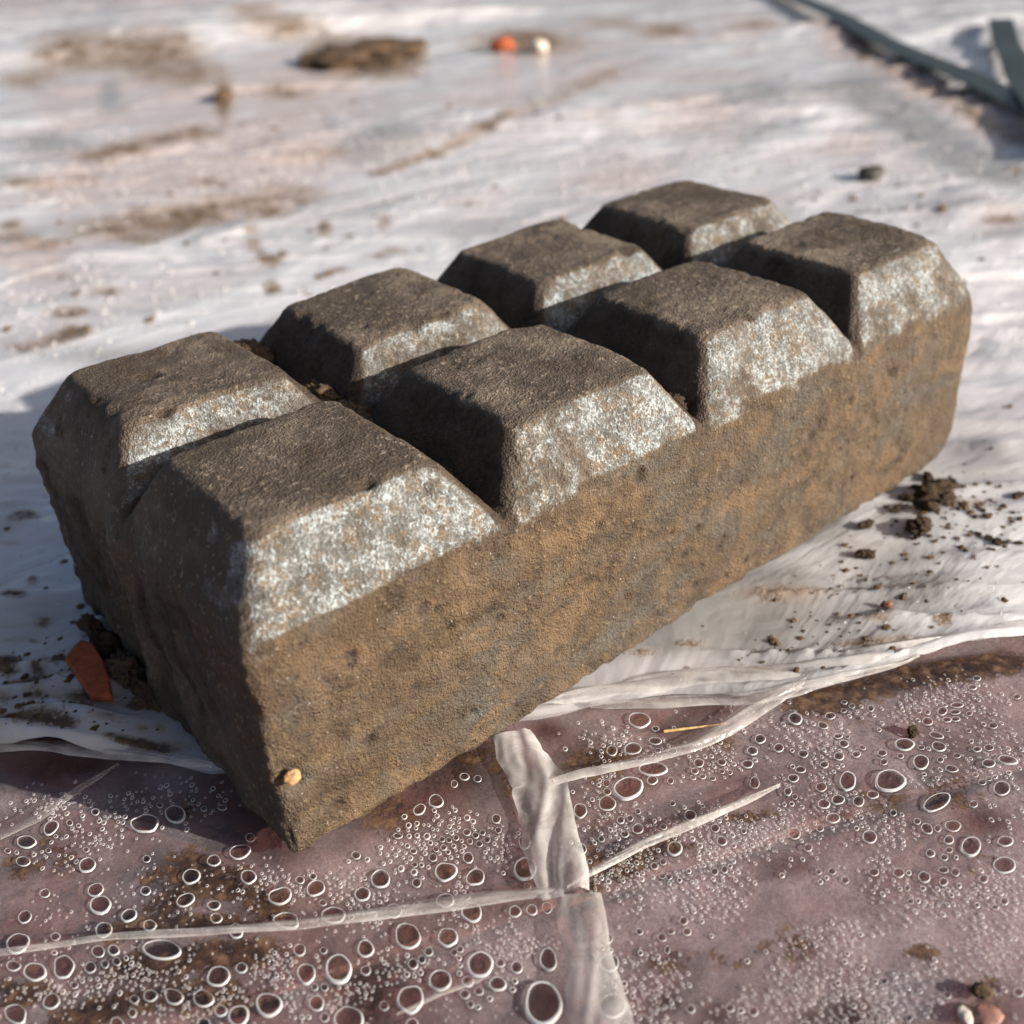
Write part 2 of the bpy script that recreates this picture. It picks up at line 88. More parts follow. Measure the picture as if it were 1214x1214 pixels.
PATHS = {"strapA":[[101647,76657],[87390,58762],[69065,34769],[56529,18025],[47450,5857]],"strapB":[[80744,33442],[73367,28774],[65341,23540],[56988,17735],[48988,11920]],"fold_up":[[4702,-39],[4449,-628],[4294,-1351],[3699,-2274],[3237,-3068],[3006,-3540]],"fold_dn":[[3152,-3626],[2867,-4061],[2455,-4703],[1874,-5546],[1482,-6134]],"fold_l":[[-5189,2231],[-4527,1767],[-3162,928],[-1742,-167],[-644,-996],[865,-1955],[2281,-2847],[3052,-3404]],"fold_r":[[3116,-3416],[3614,-3453],[4640,-3620],[5796,-3918],[7434,-4353]],"fold_m":[[4466,-1508],[5022,-1705],[6036,-2230],[7016,-2597],[7821,-2727],[8782,-2754],[9469,-2826],[10013,-2922]],"fold_fl":[[-4371,4257],[-3787,4238],[-3112,4206],[-2329,4407],[-1467,4495]],"straw":[[6957,-1930],[7287,-2173],[7647,-2411],[8067,-2641]],"roll":[[5594,170],[6063,-65],[6887,-424],[7976,-1022],[8962,-1731],[9889,-2491],[10840,-3024],[12039,-3602],[13510,-4235],[14687,-4960],[16508,-6133]],"roll2":[[6335,-518],[7122,-1148],[8047,-1874],[8952,-2614],[9952,-3072],[10994,-3523],[12271,-4040]],"rollL":[[-6404,10398],[-4567,8374],[-3060,6666],[-2301,5905],[-1587,5062],[-665,3942],[-111,3164]],"fine1":[[-279,-3406],[397,-3547],[1149,-3835]]}
SPOTS = {"chip":[[-947,7229]],"clod_l":[[-304,7877]],"clodsR":[[18026,-751],[16322,-1419],[17222,-1025],[18054,-1064],[18682,-818],[17365,-385],[16701,-513],[18634,-171],[18718,-556],[15586,-389],[17220,-2900],[17358,-3034],[17276,-2654],[17239,-2416],[17577,-3247],[19469,-2177],[18473,-2578],[14506,-1149],[13294,-2588],[17965,-1536],[18043,-184],[16336,-2630],[16807,-2990]],"pebble":[[41168,17248]],"redstone":[[54675,62231]],"whitestone":[[55679,58970]],"stoneBR":[[6187,-9096]],"twig":[[6461,-8843]],"whiteBR":[[5955,-8892]],"moss":[[10443,-5116]],"clumpTop":[[46348,70965]],"shard":[[30239,64501]]}


# ------------------------------------------------------------------ helpers
def hash3(ix, iy, iz, seed):
    h = (ix.astype(np.int64) * 374761393 + iy.astype(np.int64) * 668265263 +
         iz.astype(np.int64) * 2147483647 + seed * 144665) & 0xFFFFFFFF
    h = ((h ^ (h >> 13)) * 1274126177) & 0xFFFFFFFF
    h = ((h ^ (h >> 16)) * 2246822519) & 0xFFFFFFFF
    h = h ^ (h >> 15)
    return (h & 0xFFFFFF) / float(0xFFFFFF) * 2 - 1

def noise3(x, y, z, seed=0):
    x0 = np.floor(x); y0 = np.floor(y); z0 = np.floor(z)
    fx = x - x0; fy = y - y0; fz = z - z0
    ux = fx * fx * fx * (fx * (fx * 6 - 15) + 10)
    uy = fy * fy * fy * (fy * (fy * 6 - 15) + 10)
    uz = fz * fz * fz * (fz * (fz * 6 - 15) + 10)
    r = 0
    for dx in (0, 1):
        wx = ux if dx else 1 - ux
        for dy in (0, 1):
            wy = uy if dy else 1 - uy
            for dz in (0, 1):
                wz = uz if dz else 1 - uz
                r = r + wx * wy * wz * hash3(x0 + dx, y0 + dy, z0 + dz, seed)
    return r

def noise2(x, y, seed=0):
    x0 = np.floor(x); y0 = np.floor(y)
    fx = x - x0; fy = y - y0
    ux = fx * fx * fx * (fx * (fx * 6 - 15) + 10)
    uy = fy * fy * fy * (fy * (fy * 6 - 15) + 10)
    zz = np.zeros_like(x0)
    a = hash3(x0, y0, zz, seed); b = hash3(x0 + 1, y0, zz, seed)
    c = hash3(x0, y0 + 1, zz, seed); d = hash3(x0 + 1, y0 + 1, zz, seed)
    return (a * (1 - ux) + b * ux) * (1 - uy) + (c * (1 - ux) + d * ux) * uy

def fbm2(x, y, octv=4, seed=0, gain=0.5):
    r = 0; a = 1.0
    for i in range(octv):
        r = r + a * noise2(x, y, seed + i * 17); a *= gain; x = x * 2.03 + 7.1; y = y * 2.03 - 3.7
    return r

def fbm3(p, s, octv=3, seed=0, gain=0.5):
    r = 0; a = 1.0
    x, y, z = p[:, 0] / s, p[:, 1] / s, p[:, 2] / s
    for i in range(octv):
        r = r + a * noise3(x, y, z, seed + i * 31); a *= gain
        x = x * 2.03 + 5.3; y = y * 2.03 + 1.7; z = z * 2.03 - 2.9
    return r

def sstep(a, b, x):
    t = np.clip((x - a) / (b - a), 0, 1)
    return t * t * (3 - 2 * t)

def mesh_obj(name, verts, faces, mats, parent=None, smooth=True, mat_idx=None, attrs=None):
    """verts (n,3), faces list or (m,k) array -> one linked mesh object"""
    me = bpy.data.meshes.new(name)
    verts = np.asarray(verts, dtype=np.float32)
    if isinstance(faces, np.ndarray):
        m, k = faces.shape
        me.vertices.add(len(verts)); me.vertices.foreach_set("co", verts.ravel())
        me.loops.add(m * k); me.loops.foreach_set("vertex_index", faces.ravel().astype(np.int32))
        me.polygons.add(m)
        me.polygons.foreach_set("loop_start", np.arange(0, m * k, k, dtype=np.int32))
        me.polygons.foreach_set("loop_total", np.full(m, k, dtype=np.int32))
    else:
        me.from_pydata(verts.tolist(), [], faces)
    me.update(calc_edges=True)
    for mm in (mats if isinstance(mats, (list, tuple)) else [mats]):
        me.materials.append(mm)
    if mat_idx is not None:
        me.polygons.foreach_set("material_index", np.asarray(mat_idx, dtype=np.int32))
    me.polygons.foreach_set("use_smooth", np.full(len(me.polygons), smooth))
    for k, v in (attrs or {}).items():
        a = me.attributes.new(k, 'FLOAT', 'POINT')
        a.data.foreach_set("value", np.asarray(v, dtype=np.float32))
    me.validate()
    o = bpy.data.objects.new(name, me)
    COL.objects.link(o)
    if parent is not None:
        o.parent = parent
    return o

def tag(o, label=None, cat=None, group=None, kind=None):
    if label: o["label"] = label
    if cat: o["category"] = cat
    if group: o["group"] = group
    if kind: o["kind"] = kind
    return o

def empty(name, loc=(0, 0, 0)):
    o = bpy.data.objects.new(name, None)
    o.empty_display_size = 0.02
    o.location = loc
    COL.objects.link(o)
    return o

def grid_faces(nr, nc):
    i = np.arange(nr - 1)[:, None] * nc + np.arange(nc - 1)[None, :]
    i = i.ravel()
    return np.stack([i, i + 1, i + 1 + nc, i + nc], 1)

def ell_field(X, Y, L, soft=1.0, mode='max'):
    """soft elliptic patches (cx,cy,a,b,deg,strength) evaluated at X,Y"""
    out = np.zeros_like(X)
    for cx, cy, a, b, th, st in L:
        cx *= 1e-5; cy *= 1e-5; a = a * 1e-5 * soft; b = b * 1e-5 * soft
        R = max(a, b) * 1.7
        m = np.nonzero((np.abs(X - cx) < R) & (np.abs(Y - cy) < R))
        if m[0].size == 0: continue
        c, s = math.cos(math.radians(th)), math.sin(math.radians(th))
        dx = X[m] - cx; dy = Y[m] - cy
        q = ((dx * c + dy * s) / a) ** 2 + ((-dx * s + dy * c) / b) ** 2
        g = st * np.exp(-q * 1.1) * np.clip((2.9 - q) / 1.5, 0, 1)
        out[m] = 1 - (1 - out[m]) * (1 - np.clip(g, 0, 1))
    return out

# ------------------------------------------------------------------ node helper
class NT:
    def __init__(s, name):
        s.m = bpy.data.materials.new(name); s.m.use_nodes = True
        s.t = s.m.node_tree; s.t.nodes.clear()
        s.out = s.t.nodes.new("ShaderNodeOutputMaterial")
        s.tc = s.t.nodes.new("ShaderNodeTexCoord")
    def n(s, typ, **kw):
        nd = s.t.nodes.new(typ)
        for k, v in kw.items(): setattr(nd, k, v)
        return nd
    def put(s, sock, v):
        if hasattr(v, "is_linked") or hasattr(v, "links"): s.t.links.new(v, sock)
        elif v is not None:
            try: sock.default_value = v
            except Exception: sock.default_value = (*v, 1.0)
    def noise(s, scale, detail=4, rough=0.55, dist=0.0, vec=None):
        nd = s.n("ShaderNodeTexNoise")
        s.put(nd.inputs["Vector"], vec or s.tc.outputs["Object"])
        nd.inputs["Scale"].default_value = scale; nd.inputs["Detail"].default_value = detail
        nd.inputs["Roughness"].default_value = rough; nd.inputs["Distortion"].default_value = dist
        return nd.outputs["Fac"]
    def voro(s, scale, feature='F1', rnd=1.0, vec=None, out="Distance"):
        nd = s.n("ShaderNodeTexVoronoi", feature=feature)
        s.put(nd.inputs["Vector"], vec or s.tc.outputs["Object"])
        nd.inputs["Scale"].default_value = scale; nd.inputs["Randomness"].default_value = rnd
        return nd.outputs[out]
    def mapping(s, scale=(1, 1, 1), rot=(0, 0, 0)):
        nd = s.n("ShaderNodeMapping")
        s.t.links.new(s.tc.outputs["Object"], nd.inputs["Vector"])
        nd.inputs["Scale"].default_value = scale; nd.inputs["Rotation"].default_value = rot
        return nd.outputs[0]
    def ramp(s, f, stops, interp='LINEAR'):
        nd = s.n("ShaderNodeValToRGB"); cr = nd.color_ramp; cr.interpolation = interp
        while len(cr.elements) < len(stops): cr.elements.new(0.5)
        for e, (p, c) in zip(cr.elements, stops):
            e.position = p; e.color = (c, c, c, 1) if isinstance(c, (int, float)) else (*c, 1)
        s.put(nd.inputs[0], f)
        return nd.outputs[0]
    def mapr(s, f, a, b, c=0.0, d=1.0, smooth=True):
        nd = s.n("ShaderNodeMapRange", interpolation_type='SMOOTHSTEP' if smooth else 'LINEAR')
        s.put(nd.inputs[0], f)
        for i, v in enumerate((a, b, c, d)): nd.inputs[1 + i].default_value = v
        return nd.outputs[0]
    def math(s, op, a, b=None, clamp=False):
        nd = s.n("ShaderNodeMath", operation=op, use_clamp=clamp)
        s.put(nd.inputs[0], a)
        if b is not None: s.put(nd.inputs[1], b)
        return nd.outputs[0]
    def mix(s, f, a, b, blend='MIX'):
        nd = s.n("ShaderNodeMix", data_type='RGBA', blend_type=blend)
        s.put(nd.inputs["Factor"], f)
        ca = [i for i in nd.inputs if i.name == "A" and i.type == 'RGBA'][0]
        cb = [i for i in nd.inputs if i.name == "B" and i.type == 'RGBA'][0]
        s.put(ca, a); s.put(cb, b)
        return [o for o in nd.outputs if o.type == 'RGBA'][0]
    def attr(s, name):
        nd = s.n("ShaderNodeAttribute", attribute_name=name)
        return nd.outputs["Fac"]
    def bump(s, h, strength=0.5, dist=0.001, normal=None):
        nd = s.n("ShaderNodeBump"); s.put(nd.inputs["Height"], h)
        nd.inputs["Strength"].default_value = strength; nd.inputs["Distance"].default_value = dist
        if normal is not None: s.put(nd.inputs["Normal"], normal)
        return nd.outputs[0]
    def principled(s, color, rough=0.6, spec=0.5, normal=None, **kw):
        nd = s.n("ShaderNodeBsdfPrincipled")
        s.put(nd.inputs["Base Color"], color); s.put(nd.inputs["Roughness"], rough)
        s.put(nd.inputs["Specular IOR Level"], spec)
        if normal is not None: s.put(nd.inputs["Normal"], normal)
        for k, v in kw.items(): s.put(nd.inputs[k], v)
        return nd.outputs[0]
    def mixs(s, f, a, b):
        nd = s.n("ShaderNodeMixShader"); s.put(nd.inputs[0], f); s.put(nd.inputs[1], a); s.put(nd.inputs[2], b)
        return nd.outputs[0]
    def fresnel(s, ior, normal=None):
        # thin film: same reflectance from either side (Schlick)
        nd = s.n("ShaderNodeLayerWeight"); nd.inputs["Blend"].default_value = 0.5
        if normal is not None: s.put(nd.inputs["Normal"], normal)
        f0 = ((ior - 1) / (ior + 1)) ** 2
        p5 = s.math('POWER', nd.outputs["Facing"], 5.0)
        return s.math('ADD', s.math('MULTIPLY', p5, 1 - f0), f0, True)
    def glossy(s, rough, normal=None, color=(1, 1, 1)):
        nd = s.n("ShaderNodeBsdfAnisotropic"); s.put(nd.inputs["Color"], color)
        s.put(nd.inputs["Roughness"], rough)
        if normal is not None: s.put(nd.inputs["Normal"], normal)
        return nd.outputs[0]
    def transp(s, color=(1, 1, 1)):
        nd = s.n("ShaderNodeBsdfTransparent"); s.put(nd.inputs[0], color); return nd.outputs[0]
    def diffuse(s, color, normal=None):
        nd = s.n("ShaderNodeBsdfDiffuse"); s.put(nd.inputs[0], color)
        if normal is not None: s.put(nd.inputs["Normal"], normal)
        return nd.outputs[0]
    def transl(s, color, normal=None):
        nd = s.n("ShaderNodeBsdfTranslucent"); s.put(nd.inputs[0], color)
        return nd.outputs[0]
    def done(s, sh):
        s.t.links.new(sh, s.out.inputs["Surface"]); return s.m

# ------------------------------------------------------------------ materials
def mat_block():
    k = NT("weathered_concrete")
    bare = k.attr("bare"); soil = k.attr("soil"); top = k.attr("top"); side = k.attr("side")
    n_big = k.noise(38, 4, 0.6, 0.4)
    n_mid = k.noise(140, 5, 0.65)
    n_fine = k.noise(700, 4, 0.7)
    n_grain = k.noise(2100, 2, 0.6)
    streak = k.noise(160, 4, 0.6, vec=k.mapping((0.45, 1, 1.1), (0, 0.35, 0)))
    # top and general crust: dark umber dusted with soil
    crust = k.ramp(n_mid, [(0.32, (0.074, 0.055, 0.039)), (0.50, (0.148, 0.113, 0.082)), (0.68, (0.225, 0.178, 0.132))])
    crust = k.mix(k.mapr(n_big, 0.42, 0.62, 0.75, 0), crust, (0.060, 0.044, 0.031))
    crust = k.mix(k.mapr(n_fine, 0.55, 0.70), crust, (0.34, 0.27, 0.20))
    crust = k.mix(k.mapr(n_grain, 0.62, 0.70), crust, (0.055, 0.040, 0.030))
    # long sides: ochre clay film over grey concrete
    ochre = k.ramp(n_mid, [(0.32, (0.036, 0.023, 0.014)), (0.5, (0.090, 0.058, 0.032)), (0.68, (0.165, 0.108, 0.060))])
    grey = k.ramp(streak, [(0.3, (0.043, 0.036, 0.029)), (0.7, (0.101, 0.089, 0.073))])
    sidec = k.mix(k.mapr(k.math('ADD', k.math('MULTIPLY', n_big, 0.6), k.math('MULTIPLY', streak, 0.5)), 0.46, 0.74), ochre, grey)
    sidec = k.mix(k.mapr(k.noise(75, 4, 0.6, 0.8), 0.52, 0.70, 0, 0.55), sidec, (0.185, 0.112, 0.055))
    sidec = k.mix(k.mapr(n_fine, 0.56, 0.70, 0, 0.8), sidec, (0.20, 0.145, 0.086))
    sidec = k.mix(k.mapr(n_fine, 0.40, 0.30, 0, 0.8), sidec, (0.034, 0.024, 0.016))
    sidec = k.mix(k.mapr(k.voro(520), 0.10, 0.05, 0, 0.8), sidec, (0.36, 0.36, 0.34))
    # bare flanks: pale bloom crystals on blue-grey stone, ochre in the hollows
    stone = k.ramp(n_mid, [(0.35, (0.085, 0.075, 0.062)), (0.65, (0.175, 0.176, 0.168))])
    bl = k.math('ADD', k.math('MULTIPLY', k.noise(800, 5, 0.8, 0.3), 0.62), k.math('MULTIPLY', n_grain, 0.38))
    bloom = k.mapr(k.math('ADD', bl, k.math('MULTIPLY', k.math('SUBTRACT', n_mid, 0.5), 0.35)), 0.47, 0.64)
    stone = k.mix(k.mapr(k.noise(310, 4, 0.7), 0.47, 0.60, 0, 0.8), stone, (0.165, 0.115, 0.07))
    stone = k.mix(bloom, stone, (0.41, 0.45, 0.46))
    stone = k.mix(k.mapr(n_fine, 0.40, 0.32, 0, 0.7), stone, (0.07, 0.055, 0.04))
    col = k.mix(side, crust, sidec)
    bm = k.math('MULTIPLY', k.mapr(k.math('ADD', bare, k.math('MULTIPLY', k.math('SUBTRACT', k.math('ADD', k.math('MULTIPLY', n_mid, 0.5), k.math('MULTIPLY', n_fine, 0.5)), 0.5), 2.0)), 0.28, 0.74), 1.0, True)
    col = k.mix(bm, col, stone)
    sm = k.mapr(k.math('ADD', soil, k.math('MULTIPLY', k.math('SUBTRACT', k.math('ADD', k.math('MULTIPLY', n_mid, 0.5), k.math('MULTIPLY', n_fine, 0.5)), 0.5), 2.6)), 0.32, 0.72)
    soil_shade_col = k.ramp(n_fine, [(0.35, (0.028, 0.019, 0.013)), (0.65, (0.085, 0.058, 0.038))])
    col = k.mix(sm, col, soil_shade_col)  # soil, together with the shade painted onto left-facing slopes
    h = k.math('ADD', k.math('MULTIPLY', n_fine, 1.0), k.math('MULTIPLY', n_grain, 0.8))
    h = k.math('ADD', h, k.math('MULTIPLY', n_mid, 0.7))
    nb = k.bump(h, 1.0, 0.0010)
    rough = k.mapr(n_mid, 0.3, 0.7, 0.50, 0.85)
    return k.done(k.principled(col, rough, 0.35, nb))

def mat_soil(name, c1, c2, scale=900):
    k = NT(name)
    n = k.noise(scale, 5, 0.7)
    col = k.ramp(n, [(0.3, c1), (0.7, c2)])
    return k.done(k.principled(col, 0.95, 0.2, k.bump(n, 0.9, 0.0008)))

def mat_sheet():
    k = NT("milky_polythene")
    dirt = k.attr("dirt"); pink = k.attr("pink"); grey = k.attr("grey")
    vs = k.mapping((1, 1, 1), (0, 0, -0.64))
    st = k.noise(26, 5, 0.62, 0.8, vec=k.mapping((0.35, 1.0, 1.0), (0, 0, 0.53)))
    n1 = k.noise(60, 5, 0.65); n2 = k.noise(420, 4, 0.7); n3 = k.noise(14, 4, 0.6, 0.5)
    white = k.ramp(st, [(0.34, (0.42, 0.395, 0.40)), (0.5, (0.57, 0.555, 0.57)), (0.66, (0.70, 0.695, 0.71))])
    pk = k.ramp(n1, [(0.3, (0.45, 0.37, 0.345)), (0.6, (0.57, 0.49, 0.47)), (0.8, (0.65, 0.59, 0.58))])
    pm = k.mapr(k.math('ADD', pink, k.math('MULTIPLY', k.math('SUBTRACT', n3, 0.5), 1.6)), 0.2, 0.85)
    col = k.mix(pm, white, pk)
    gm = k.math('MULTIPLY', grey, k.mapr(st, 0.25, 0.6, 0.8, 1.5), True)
    col = k.mix(gm, col, (0.29, 0.28, 0.275))  # greyed film, and the strap's shadow band put into the colour
    dsum = k.math('ADD', dirt, k.math('MULTIPLY', k.math('SUBTRACT', k.math('ADD', k.math('MULTIPLY', n1, 0.55), k.math('MULTIPLY', n2, 0.45)), 0.5), 4.2))
    dm = k.mapr(dsum, 0.22, 0.75)
    dm = k.math('MULTIPLY', dm, k.mapr(dirt, 0.02, 0.2))
    halo = k.math('MULTIPLY', k.mapr(dirt, 0.02, 0.5), 0.6)
    col = k.mix(halo, col, (0.40, 0.29, 0.21))
    dc = k.ramp(n2, [(0.35, (0.060, 0.040, 0.026)), (0.7, (0.20, 0.135, 0.085))])
    col = k.mix(dm, col, dc)
    # stray specks of soil
    sp = k.mapr(k.voro(75), 0.085, 0.05)
    sp = k.math('MULTIPLY', sp, k.mapr(k.noise(9, 2), 0.5, 0.62))
    col = k.mix(sp, col, (0.11, 0.075, 0.05))
    rough = k.mapr(dm, 0, 1, 0.13, 0.9)
    hb = k.math('ADD', k.math('MULTIPLY', st, 1.0), k.math('MULTIPLY', n1, 0.16))
    hb = k.math('ADD', hb, k.math('MULTIPLY', dm, 0.06))
    nb = k.bump(hb, 0.7, 0.004)
    p = k.principled(col, rough, 0.5, nb, **{'Subsurface Weight': 0.55, 'Subsurface Radius': (1.0, 0.9, 0.85), 'Subsurface Scale': 0.006})
    return k.done(p)

def mat_film():
    k = NT("misted_clear_film")
    mist = k.attr("mist"); soil = k.attr("soil")
    n1 = k.noise(55, 5, 0.62, 0.6); n2 = k.noise(1500, 3, 0.7); n3 = k.noise(380, 4, 0.65)
    v = k.mapr(k.voro(2600), 0.15, 0.5)
    mm = k.math('MULTIPLY', mist, k.mapr(n1, 0.25, 0.75, 0.72, 1.25))
    mm = k.math('MULTIPLY', mm, k.mapr(n2, 0.3, 0.7, 0.75, 1.25), True)
    milk = k.mixs(0.3, k.diffuse((0.72, 0.60, 0.62)), k.transl((0.72, 0.60, 0.62)))
    base = k.mixs(mm, k.transp((0.97, 0.96, 0.96)), milk)
    sd = k.math('ADD', soil, k.math('MULTIPLY', k.math('SUBTRACT', k.math('ADD', k.math('MULTIPLY', n3, 0.6), k.math('MULTIPLY', n2, 0.4)), 0.5), 4.5))
    sm = k.math('MULTIPLY', k.mapr(sd, 0.16, 0.62), k.mapr(soil, 0.02, 0.2))
    sm = k.math('MULTIPLY', sm, 0.93)
    sc = k.ramp(n3, [(0.38, (0.020, 0.011, 0.007)), (0.52, (0.060, 0.032, 0.019)), (0.70, (0.19, 0.115, 0.07))])
    base = k.mixs(sm, base, k.diffuse(sc))
    hb = k.math('ADD', k.math('MULTIPLY', n1, 1.0), k.math('MULTIPLY', n3, 0.06))
    nb = k.bump(hb, 0.5, 0.002)
    fr = k.math('MULTIPLY', k.fresnel(1.5, nb), 1.0)
    return k.done(k.mixs(fr, base, k.glossy(0.12, nb)))

def mat_fold():
    k = NT("creased_film")
    n1 = k.noise(120, 5, 0.65, 1.2); n2 = k.noise(700, 4, 0.6)
    wr = k.noise(90, 4, 0.6, 2.5, vec=k.mapping((1, 1, 1)))
    milk = k.mixs(0.4, k.diffuse((0.80, 0.77, 0.755)), k.transl((0.80, 0.77, 0.755)))
    a = k.math('MULTIPLY', k.attr("dens"), k.mapr(n1, 0.28, 0.72, 0.55, 1.15), True)
    base = k.mixs(a, k.transp((0.95, 0.94, 0.93)), milk)
    st = k.math('MULTIPLY', k.mapr(wr, 0.62, 0.74), 0.22)
    base = k.mixs(st, base, k.diffuse((0.30, 0.20, 0.13)))
    nb = k.bump(wr, 0.22, 0.002)
    return k.done(k.mixs(k.math('MULTIPLY', k.fresnel(1.45, nb), 0.55), base, k.glossy(0.25, nb)))

def mat_paver():
    k = NT("red_paver_concrete")
    n1 = k.noise(75, 5, 0.65, 0.5); n2 = k.noise(700, 4, 0.7)
    col = k.ramp(n1, [(0.36, (0.055, 0.021, 0.018)), (0.52, (0.125, 0.050, 0.040)), (0.68, (0.205, 0.092, 0.072))])
    col = k.mix(k.mapr(n2, 0.58, 0.72), col, (0.22, 0.135, 0.115))
    col = k.mix(k.mapr(n2, 0.42, 0.30), col, (0.075, 0.03, 0.027))
    return k.done(k.principled(col, 0.6, 0.4, k.bump(n2, 0.6, 0.0006)))

def mat_rim():
    k = NT("droplet_rim_glint")
    p = k.principled((0.90, 0.91, 0.93), 0.10, 0.9, None, **{"Coat Weight": 0.6, "Coat Roughness": 0.03})  # white base colour stands in for sky light refracted at the rim
    p = k.mixs(0.35, p, k.transl((0.9, 0.91, 0.93)))
    return k.done(k.mixs(0.80, k.transp(), p))
def mat_fine():
    k = NT('fine_dew')
    p = k.principled((0.86, 0.82, 0.82), 0.12, 0.8)  # pale base colour paints the same sky glint on the small rings
    return k.done(k.mixs(0.58, k.transp(), p))

def mat_clear():
    k = NT("droplet_water")
    return k.done(k.mixs(k.math('MULTIPLY', k.fresnel(1.33), 0.8), k.transp((1, 1, 1)), k.glossy(0.03)))

def mat_plain(name, col, rough=0.6, spec=0.4, scale=400, var=0.35, bump=0.5, dist=0.0006):
    k = NT(name)
    n = k.noise(scale, 5, 0.65)
    lo = tuple(c * (1 - var) for c in col); hi = tuple(min(1, c * (1 + var)) for c in col)
    return k.done(k.principled(k.ramp(n, [(0.3, lo), (0.7, hi)]), rough, spec, k.bump(n, bump, dist)))

M_BLOCK = mat_block()
M_SOIL = mat_soil("dark_soil", (0.020, 0.013, 0.009), (0.085, 0.057, 0.037))
M_SOIL2 = mat_soil("brown_soil", (0.045, 0.028, 0.017), (0.16, 0.105, 0.065))
M_SHEET = mat_sheet(); M_FILM = mat_film(); M_FOLD = mat_fold(); M_PAVER = mat_paver()
def mat_bead():
    k = NT("bead_water")
    p = k.principled((0.70, 0.66, 0.65), 0.12, 0.8)
    return k.done(k.mixs(0.45, k.transp(), p))
M_BEAD = mat_bead(); M_FINE = mat_fine()
M_RIM = mat_rim(); M_CLEAR = mat_clear()

# ------------------------------------------------------------------ frame of the ground (u right, v forward)
FW = np.array([0.60371, 0.79721]); RT = np.array([0.79721, -0.60371]); C0 = np.array(CAM[:2])
def uv2w(u, v): return C0[0] + u * RT[0] + v * FW[0], C0[1] + u * RT[1] + v * FW[1]
def w2uv(x, y): return (x - C0[0]) * RT[0] + (y - C0[1]) * RT[1], (x - C0[0]) * FW[0] + (y - C0[1]) * FW[1]

BL, BW, HA, HT, SS, PI_ = 0.200, 0.100, 0.0472, 0.0604, 0.0086, 0.05   # block length, width, arris, top, inset, pitch
def foot(X, Y):
    """distance outside the block's footprint"""
    dx = np.maximum(np.maximum(-X, X - BL), 0); dy = np.maximum(np.maximum(-Y, Y - BW), 0)
    return np.hypot(dx, dy)

# ------------------------------------------------------------------ ground slab and pavers under the film
gm = mat_plain("pale_pavement", (0.36, 0.30, 0.28), 0.8, 0.3, 30, 0.3, 0.6, 0.01)
xs = np.linspace(-120, 120, 61)
GX, GY = np.meshgrid(xs, xs)
ground = mesh_obj("ground", np.stack([GX.ravel(), GY.ravel(), np.full(GX.size, -0.068) + 0 * GX.ravel()], 1), grid_faces(61, 61), gm)
tag(ground, kind="structure")

def paver(cx, cy, lx, ly, ang, seed):
    n1, n2 = 14, 8
    rs = np.random.RandomState(seed)
    vs = []; fs = []
    bev = 0.0016
    prof = [(-0.064, 0.0), (-0.012, 0.0), (-bev * 1.0 - 0.0045, 0.0), (-0.0050, bev * 0.35), (-0.0044, bev)]
    def ring(z, ins):
        a, b = lx / 2 - ins, ly / 2 - ins
        pts = []
        for t in np.linspace(-1, 1, n1, endpoint=False): pts.append((t * a, -b))
        for t in np.linspace(-1, 1, n2, endpoint=False): pts.append((a, t * b))
        for t in np.linspace(1, -1, n1, endpoint=False): pts.append((t * a, b))
        for t in np.linspace(1, -1, n2, endpoint=False): pts.append((-a, t * b))
        return [(x + rs.uniform(-.0004, .0004), y + rs.uniform(-.0004, .0004), z + rs.uniform(-.0002, .0002)) for x, y in pts]
    N = 2 * (n1 + n2)
    for z, ins in prof: vs += ring(z, ins)
    for r in range(len(prof) - 1):
        for i in range(N):
            j = (i + 1) % N
            fs.append((r * N + i, r * N + j, (r + 1) * N + j, (r + 1) * N + i))
    vs.append((0, 0, -0.0043)); c = len(vs) - 1
    for i in range(N): fs.append(((len(prof) - 1) * N + i, (len(prof) - 1) * N + (i + 1) % N, c))
    V = np.array(vs); ca, sa = math.cos(ang), math.sin(ang)
    V = np.stack([cx + V[:, 0] * ca - V[:, 1] * sa, cy + V[:, 0] * sa + V[:, 1] * ca, V[:, 2]], 1)
    return mesh_obj("paver", V, fs, M_PAVER, ground, smooth=False)
NODE = np.array([0.0305, -0.0345]); PA = math.radians(-22)
E1 = np.array([math.cos(PA), math.sin(PA)]); E2 = np.array([-math.sin(PA), math.cos(PA)])
jv = [(-0.215, -0.215, -0.0056), (0.215, -0.215, -0.0056), (0.215, 0.215, -0.0056), (-0.215, 0.215, -0.0056)]
jv = [(NODE[0] + E1[0] * a + E2[0] * b, NODE[1] + E1[1] * a + E2[1] * b, c) for a, b, c in jv]
jb = [(a, b, -0.066) for a, b, _ in jv]
jo = mesh_obj("joint_sand", jv + jb, [(0, 1, 2, 3), (4, 7, 6, 5), (0, 4, 5, 1), (1, 5, 6, 2), (2, 6, 7, 3), (3, 7, 4, 0)],
              mat_plain("joint_sand", (0.10, 0.055, 0.045), 0.9, 0.2, 900), ground, smooth=False)
sd = 0
for i in (-1, 0):
    for j in (-2, -1, 0, 1):
        sd += 1
        c = NODE + E1 * ((i + 0.5) * 0.203) + E2 * ((j + 0.5) * 0.103)
        paver(c[0], c[1], 0.2018, 0.1018, PA, sd)

